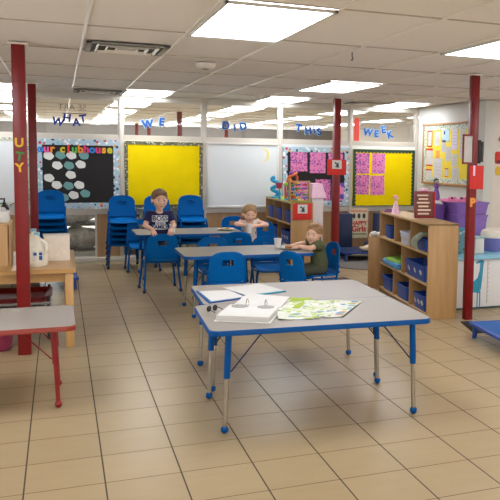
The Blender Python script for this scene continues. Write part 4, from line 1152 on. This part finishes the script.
def hand(S, wrist, d, nb, side, curl=(.35, .5), spread=.12, s=1.0, gap=.0135):
    """palm + four fingers + thumb. d = finger direction, nb = back-of-hand normal, side=+1/-1 thumb side along cross(d, nb)"""
    d = nrm(d); nb = nrm(nb-d*(nb@d)); l = np.cross(d, nb)*side
    pc = wrist+d*.03*s
    S.ell(pc, (.024*s, .033*s, .012*s), np.stack([l, d, nb], 1), k=.012)
    for i, L in enumerate((.036, .04, .037, .03)):
        off = (1.5-i)*gap*s; b = wrist+d*.052*s+l*off; fd = nrm(d+l*(1.5-i)*spread)
        d1 = nrm(fd*math.cos(curl[0])-nb*math.sin(curl[0])); d2 = nrm(fd*math.cos(curl[0]+curl[1])-nb*math.sin(curl[0]+curl[1]))
        m = b+d1*L*.55*s; e = m+d2*L*.5*s
        S.cap(wrist+d*.035*s+l*off*.8, b, .0065*s, .0062*s, k=.006); S.cap(b, m, .0062*s, .0058*s, k=.004); S.cap(m, e, .0058*s, .005*s, k=.004)
    t0 = wrist+d*.012*s+l*.018*s; t1 = wrist+d*.034*s+l*.034*s-nb*.008*s; t2 = t1+nrm(d*.9+l*.25-nb*.5)*.02*s
    S.cap(t0, t1, .0085*s, .007*s, k=.008); S.cap(t1, t2, .007*s, .0058*s, k=.004)
def Rz(a): c, s = math.cos(a), math.sin(a); return np.array([[c, -s, 0], [s, c, 0], [0, 0, 1]])
def Rx(a): c, s = math.cos(a), math.sin(a); return np.array([[1, 0, 0], [0, c, -s], [0, s, c]])
def Ry(a): c, s = math.cos(a), math.sin(a); return np.array([[c, 0, s], [0, 1, 0], [-s, 0, c]])

def child(label, loc, J, cols, head, hair, lo, hi, sleeve=.55, extras=None):
    """J: joint name -> local position; head=(centre, rotation, scale); cols=(shirt, trousers, hair)"""
    root = thing('person', label, 'person', loc)
    hc, HR, hs = head; hc = np.array(hc, float)
    H = lambda x, y, z: hc+HR@(np.array((x, y, z))*hs)
    B = SDF(lo, hi)
    pel, che, nek = V3(*J['pelvis']), V3(*J['chest']), V3(*J['neck'])
    sh = {s: V3(*J['sh'+s]) for s in 'LR'}
    up = nrm(che-pel); ax = nrm(sh['L']-sh['R']); fw = np.cross(ax, up); TR = np.stack([ax, fw, up], 1)
    hipw = .045
    # torso
    B.ell(pel, (.078, .066, .07), TR, k=.03); B.ell((pel+che)/2, (.078, .06, .085), TR, k=.04); B.ell(che, (.086, .062, .08), TR, k=.04)
    B.cap(sh['L']-up*.008, sh['R']-up*.008, .034, k=.03); B.cap(nek, hc-HR@V3(0, -.01, .04)*hs, .032, .03, k=.02)
    for s in 'LR':
        e, w = V3(*J['el'+s]), V3(*J['wr'+s])
        B.cap(sh[s], e, .031, .025, k=.02); B.cap(e, w, .0255, .0175, k=.012)
        hd = J['hand'+s]; hand(B, w, V3(*hd[0]), V3(*hd[1]), hd[2], hd[3], hd[4] if len(hd) > 4 else .12, .92)
        hip = pel+ax*(hipw if s == 'L' else -hipw)-up*.02; kn, an, to = V3(*J['kn'+s]), V3(*J['an'+s]), V3(*J['to'+s])
        B.cap(hip, kn, .052, .038, k=.02); B.cap(kn, an, .037, .024, k=.015); B.cap(an, to, .024, .02, k=.012)
    # head and face
    B.ell(H(0, .008, .024), V3(.073, .086, .076)*hs, HR, k=.02); B.ell(H(0, -.022, -.034), V3(.055, .057, .062)*hs, HR, k=.035)
    for s in (-1, 1):
        B.ell(H(s*.034, -.048, -.03), V3(.026, .026, .024)*hs, HR, k=.02); B.ell(H(s*.074, .008, -.012), V3(.009, .017, .024)*hs, HR, k=.006)
        B.ell(H(s*.029, -.086, -.001), V3(.0165, .012, .0075)*hs, HR, k=.01, neg=True)
    B.ell(H(0, -.081, -.022), V3(.009, .011, .018)*hs, HR, k=.012); B.ell(H(0, -.087, -.029), V3(.0125, .011, .0095)*hs, HR, k=.006)
    B.ell(H(0, -.074, -.056), V3(.02, .009, .0075)*hs, HR, k=.008); B.ell(H(0, -.066, -.082), V3(.02, .015, .014)*hs, HR, k=.015)
    link('body', B.mesh(), M_skin, root)
    # eyes, brows, lips
    for s in (-1, 1):
        e = H(s*.029, -.0665, -.001); g = G(); g.ball(e, .0108*hs, 8)
        i_ = e+HR@V3(0, -.0048, 0)*hs; g.ball(i_, .0076*hs, 6, 1)
        g.build('eye', [M_eye, M_iris], root)
        q = [tuple(H(s*(.015+.007*k), -.083+.0028*k*k*.6, .0165+.003*math.sin(PI*k/4))) for k in range(5)]
        G().tube(q, [.002*hs, .003*hs, .003*hs, .0026*hs, .0015*hs], 6).build('eyebrow', hair['mat'], root)
    q = [tuple(H(-.017+.0085*k, -.0825+.0045*abs(k-2)**1.5*.5, -.0555-.0015*abs(k-2))) for k in range(5)]
    G().tube(q, [.001*hs, .0036*hs, .0042*hs, .0036*hs, .001*hs], 8).build('lips', M_lip, root)
    # hair
    hh = SDF(lo, hi, .0042)
    hh.ell(H(0, .012, .032), V3(.079, .09, .0765)*hs, HR, k=.01); hh.ell(H(0, .035, -.01), V3(.074, .062, .07)*hs, HR, k=.02)
    for a, b, r in hair.get('locks', []): hh.cap(H(*a), H(*b), r*hs, r*.8*hs, k=.012)
    hh.ell(H(0, -.1, -.03), V3(.066, .082, .086)*hs, HR, k=.012, neg=True)
    for s in (-1, 1): hh.ell(H(s*.085, -.01, -.022), V3(.022, .028, .032)*hs, HR, k=.008, neg=True)
    me = hh.mesh(); bmv = me.vertices
    for v in bmv:
        p = HR.T@(np.array(v.co)-hc); v.co += Vector(HR@V3(0, 0, 1))*.0022*math.sin(p[0]*260+2*math.sin(p[1]*90))
    link('hair', me, hair['mat'], root)
    # clothes: shirt
    T = SDF(lo, hi, .0042); o = .011
    T.ell(pel+up*.02, (.086+o, .072+o, .075), TR, k=.03); T.ell((pel+che)/2, (.082+o, .066+o, .09), TR, k=.04); T.ell(che, (.088+o, .064+o, .082), TR, k=.04)
    T.cap(sh['L']-up*.008, sh['R']-up*.008, .034+o, k=.03)
    for s in 'LR':
        e = V3(*J['el'+s]); c = sh[s]+(e-sh[s])*sleeve
        T.cap(sh[s], sh[s]+(e-sh[s])*(sleeve+.25), .035+o*.7, .031+o*.9, k=.015)
        T2 = nrm(e-sh[s])
        # cuff: clip everything past the cuff near this arm
        a = c+T2*.05; q = T.sub(np.minimum(a-.075, a), np.maximum(a+.075, a))
        if q is not None:
            sl, P = q; near = (np.linalg.norm(P-a-((P-a)@T2)[..., None]*T2, axis=-1) < .052); T.F[sl] = np.where(near & (((P-c)@T2) > 0), np.maximum(T.F[sl], (P-c)@T2), T.F[sl])
    T.cap(nek+fw*-.0, nek+nrm(hc-nek)*.08, .04, .05, k=.006, neg=True)
    hem = pel+up*J.get('hem', -.045); T.plane(hem, -up)
    shirt = link('shirt', T.mesh(), cols[0], root)
    # trousers / shorts
    K = SDF(lo, hi, .0042); K.ell(pel-up*.005, (.085, .073, .07), TR, k=.03)
    for s in 'LR':
        hip = pel+ax*(hipw if s == 'L' else -hipw)-up*.02; kn, an = V3(*J['kn'+s]), V3(*J['an'+s])
        K.cap(hip, kn, .06, .046, k=.02); K.cap(kn, kn+(an-kn)*.85, .044, .034, k=.015)
    link('trousers', K.mesh(), cols[1], root)
    for s in 'LR':
        an, to = V3(*J['an'+s]), V3(*J['to'+s]); g = SDF(np.minimum(an, to)-.06, np.maximum(an, to)+.06, .0045)
        g.cap(an, to, .032, .029, k=.01); g.ell(to, (.03, .03, .026), None, k=.01); link('shoe', g.mesh(), M_dk, root)
    if extras: extras(root, shirt, H, hs)
    return root

HAIR1 = mat('hair_light_brown', '#7F6046', .6, var=.3, scale=120)
HAIR2 = mat('hair_blond_brown', '#9C7B54', .6, var=.3, scale=120)
HAIR3 = mat('hair_sandy', '#A67F5C', .6, var=.3, scale=120)

# boy kneeling on the chair, holding its back
def boss(root, shirt, H, hs):
    bv = BVHTree.FromPolygons([v.co[:] for v in shirt.data.vertices], [p.vertices[:] for p in shirt.data.polygons])
    def wrap(me, dx, dz, off):
        for v in me.vertices:
            x, z, e = v.co.x+dx, v.co.y+dz, v.co.z
            h = bv.ray_cast(Vector((x, -1, z)), Vector((0, 1, 0)))
            y = h[0].y if h[0] is not None else -.08
            v.co = Vector((x, y-off-e, z))
    def patch(x0, x1, z0, z1, off, m, name):
        n = 16; vs = []; fs = []
        for j in range(n+1):
            for i in range(n+1):
                x = x0+(x1-x0)*i/n; z = z0+(z1-z0)*j/n
                if i in (0, n): x += .0025*math.sin(j*2.1)
                if j in (0, n): z += .0025*math.sin(i*2.7)
                vs.append((x, z, 0))
        for j in range(n):
            for i in range(n): a = j*(n+1)+i; fs.append((a, a+1, a+n+2, a+n+1))
        me = bpy.data.meshes.new(name); me.from_pydata(vs, [], fs); wrap(me, 0, 0, off)
        o = link(name, me, m, shirt); return o
    W = mat('print_white', '#E9EBF0', .8); Nv = cN
    patch(-.082, .082, .732, .797, .003, W, 'print_patch'); patch(-.05, .055, .7, .727, .003, W, 'print_patch'); patch(-.08, .08, .648, .696, .003, W, 'print_patch')
    for s, size, dz, m in (('BOSS', .07, .766, Nv), ('of the', .032, .714, Nv), ('FAMILY', .05, .673, Nv)):
        me = text_mesh(s, size, .0008, .0016 if size > .04 else .0004); wrap(me, 0, dz, .0055); link('print_lettering', me, m, shirt, smooth=False)
cN = mat('shirt_navy', '#1C2350', .85, var=.08)
J1 = dict(pelvis=(0, .07, .53), chest=(0, .035, .735), neck=(0, .03, .83), shL=(.105, .035, .805), shR=(-.105, .035, .805),
          elL=(.145, -.0, .69), elR=(-.15, -.0, .69), wrL=(.088, -.158, .662), wrR=(-.09, -.158, .662),
          handL=((-.12, -.85, -.5), (.1, -.5, .85), -1, (.5, .3), .2), handR=((.12, -.85, -.5), (-.1, -.5, .85), 1, (.5, .3), .2),
          knL=(.07, .01, .385), knR=(-.07, .01, .385), anL=(.075, .24, .372), anR=(-.075, .24, .372), toL=(.078, .31, .365), toR=(-.078, .31, .365), hem=-.04)
child('young boy in navy printed t-shirt kneeling on a chair and gripping its back', (.975, 8.02, 0), J1, (cN, mat('trousers_grey', '#4A4E5A', .9)),
      ((0.0, .01, .965), Rz(.12)@Rx(.1), 1.06), dict(mat=HAIR1, locks=[((-.04, -.062, .068), (.045, -.06, .072), .016)]),
      (-.24, -.26, .28), (.24, .42, 1.12), .62, boss)

# girl drinking at the far table, elbows out
cG = speckle('girl_dress_print', '#D8CFC8', ['#2E2E48', '#8A4A6A', '#D8CFC8', '#4A4A6A'], 16, .42)
G0 = (2.17, 8.95, 0)
g_fw = .35
J2 = dict(pelvis=(.0, .0, .375), chest=(-.015, -.03, .575), neck=(-.02, -.045, .65), shL=(.085, -.02, .625), shR=(-.115, -.07, .625),
          elL=(.19, -.09, .595), elR=(-.2, -.16, .615), wrL=(.015, -.2, .59), wrR=(-.1, -.225, .6),
          handL=((-.75, -.5, -.1), (.55, -.75, .2), 1, (.5, .8), .05), handR=((.8, -.45, -.1), (-.5, -.8, .2), -1, (.5, .8), .05),
          knL=(-.12, -.16, .36), knR=(-.2, -.06, .36), anL=(-.12, -.18, .09), anR=(-.21, -.07, .09), toL=(-.15, -.26, .035), toR=(-.27, -.13, .035), hem=-.05)
child('girl with tied fair hair at the far table drinking from a white cup', G0, J2, (cG, mat('leggings_dark', '#3A3A50', .9)),
      ((-.02, -.075, .732), Rz(-.05)@Rx(.2), 1.08), dict(mat=HAIR2, locks=[((-.06, .03, .03), (-.075, .03, -.07), .026), ((.06, .03, .03), (.075, .03, -.07), .026), ((0, .085, .0), (.0, .11, -.03), .03), ((0, -.02, .09), (.05, .0, .085), .024)]),
      (-.32, -.34, -.02), (.3, .22, .9), .12)
cp = thing('paper_cup', 'white paper cup held in the hands of the girl', 'cup', (G0[0]-.07, G0[1]-.262, .512), 0, 'white paper cups')
G().lathe([(.027, 0), (.036, .11), (.032, .11), (.024, .006), (.002, .005)], n=20).build('body', M_cup, cp)
G().tube([(.0365*math.cos(2*PI*k/20), .0365*math.sin(2*PI*k/20), .11) for k in range(21)], .0025, 6).build('rim', M_cup, cp)

# boy in olive shirt at the right end of the middle table, facing left
J3 = dict(pelvis=(.03, .0, .385), chest=(.0, -.01, .57), neck=(-.02, -.015, .64), shL=(-.02, -.115, .61), shR=(-.01, .095, .615),
          elL=(-.12, -.165, .585), elR=(-.12, .13, .59), wrL=(-.205, -.085, .595), wrR=(-.205, .05, .597),
          handL=((-1, .25, -.12), (0, 0, 1), -1, (.25, .4)), handR=((-1, -.2, -.12), (0, 0, 1), 1, (.25, .4)),
          knL=(-.2, -.08, .355), knR=(-.2, .07, .355), anL=(-.2, -.08, .09), anR=(-.19, .07, .09), toL=(-.29, -.09, .035), toR=(-.28, .08, .035), hem=-.085)
child('boy in olive green t-shirt sitting at the middle table and eating', (2.31, 6.77, 0), J3, (mat('shirt_olive', '#5A6040', .9, var=.1), mat('trousers_olive_dark', '#4A4E3C', .9)),
      ((-.04, -.03, .708), Rz(-.75)@Rx(.08)@Ry(.1), .98), dict(mat=HAIR3, locks=[((-.02, -.06, .085), (.04, -.04, .1), .02)]),
      (-.4, -.26, -.02), (.2, .24, .88), .6)

# ------------------------------------------------------------------ camera, world, view
def rotv(r):
    r = np.array(r); a = np.linalg.norm(r); k = r/a
    K = np.array([[0, -k[2], k[1]], [k[2], 0, -k[0]], [-k[1], k[0], 0]])
    return np.eye(3)+math.sin(a)*K+(1-math.cos(a))*K@K
Rm = rotv((.0944845, -.379889, 8.374e-4)) @ np.array([[1, 0, 0], [0, 0, -1], [0, 1, 0]], float)
cam = bpy.data.cameras.new('camera'); co = bpy.data.objects.new('camera', cam); COL.objects.link(co)
mw = Matrix.Identity(4)
for i in range(3):
    mw[i][0] = Rm[0][i]; mw[i][1] = -Rm[1][i]; mw[i][2] = -Rm[2][i]
mw.translation = Vector((0, 0, 1.47)); co.matrix_world = mw
cam.sensor_width = 36; cam.sensor_fit = 'HORIZONTAL'; cam.lens = 740/500*36
cam.shift_x = (250-355.874)/500; cam.shift_y = (223.465-250)/500
cam.clip_start = .05; cam.clip_end = 100
SC.camera = co
w = bpy.data.worlds.new('world'); SC.world = w; w.use_nodes = True
w.node_tree.nodes['Background'].inputs['Color'].default_value = (.9, .93, 1, 1); w.node_tree.nodes['Background'].inputs['Strength'].default_value = .3
vs = SC.view_settings; SC.display_settings.display_device = 'sRGB'
vs.view_transform = 'Standard'; vs.look = 'None'; vs.gamma = 1; vs.use_curve_mapping = False; vs.exposure = 0.72
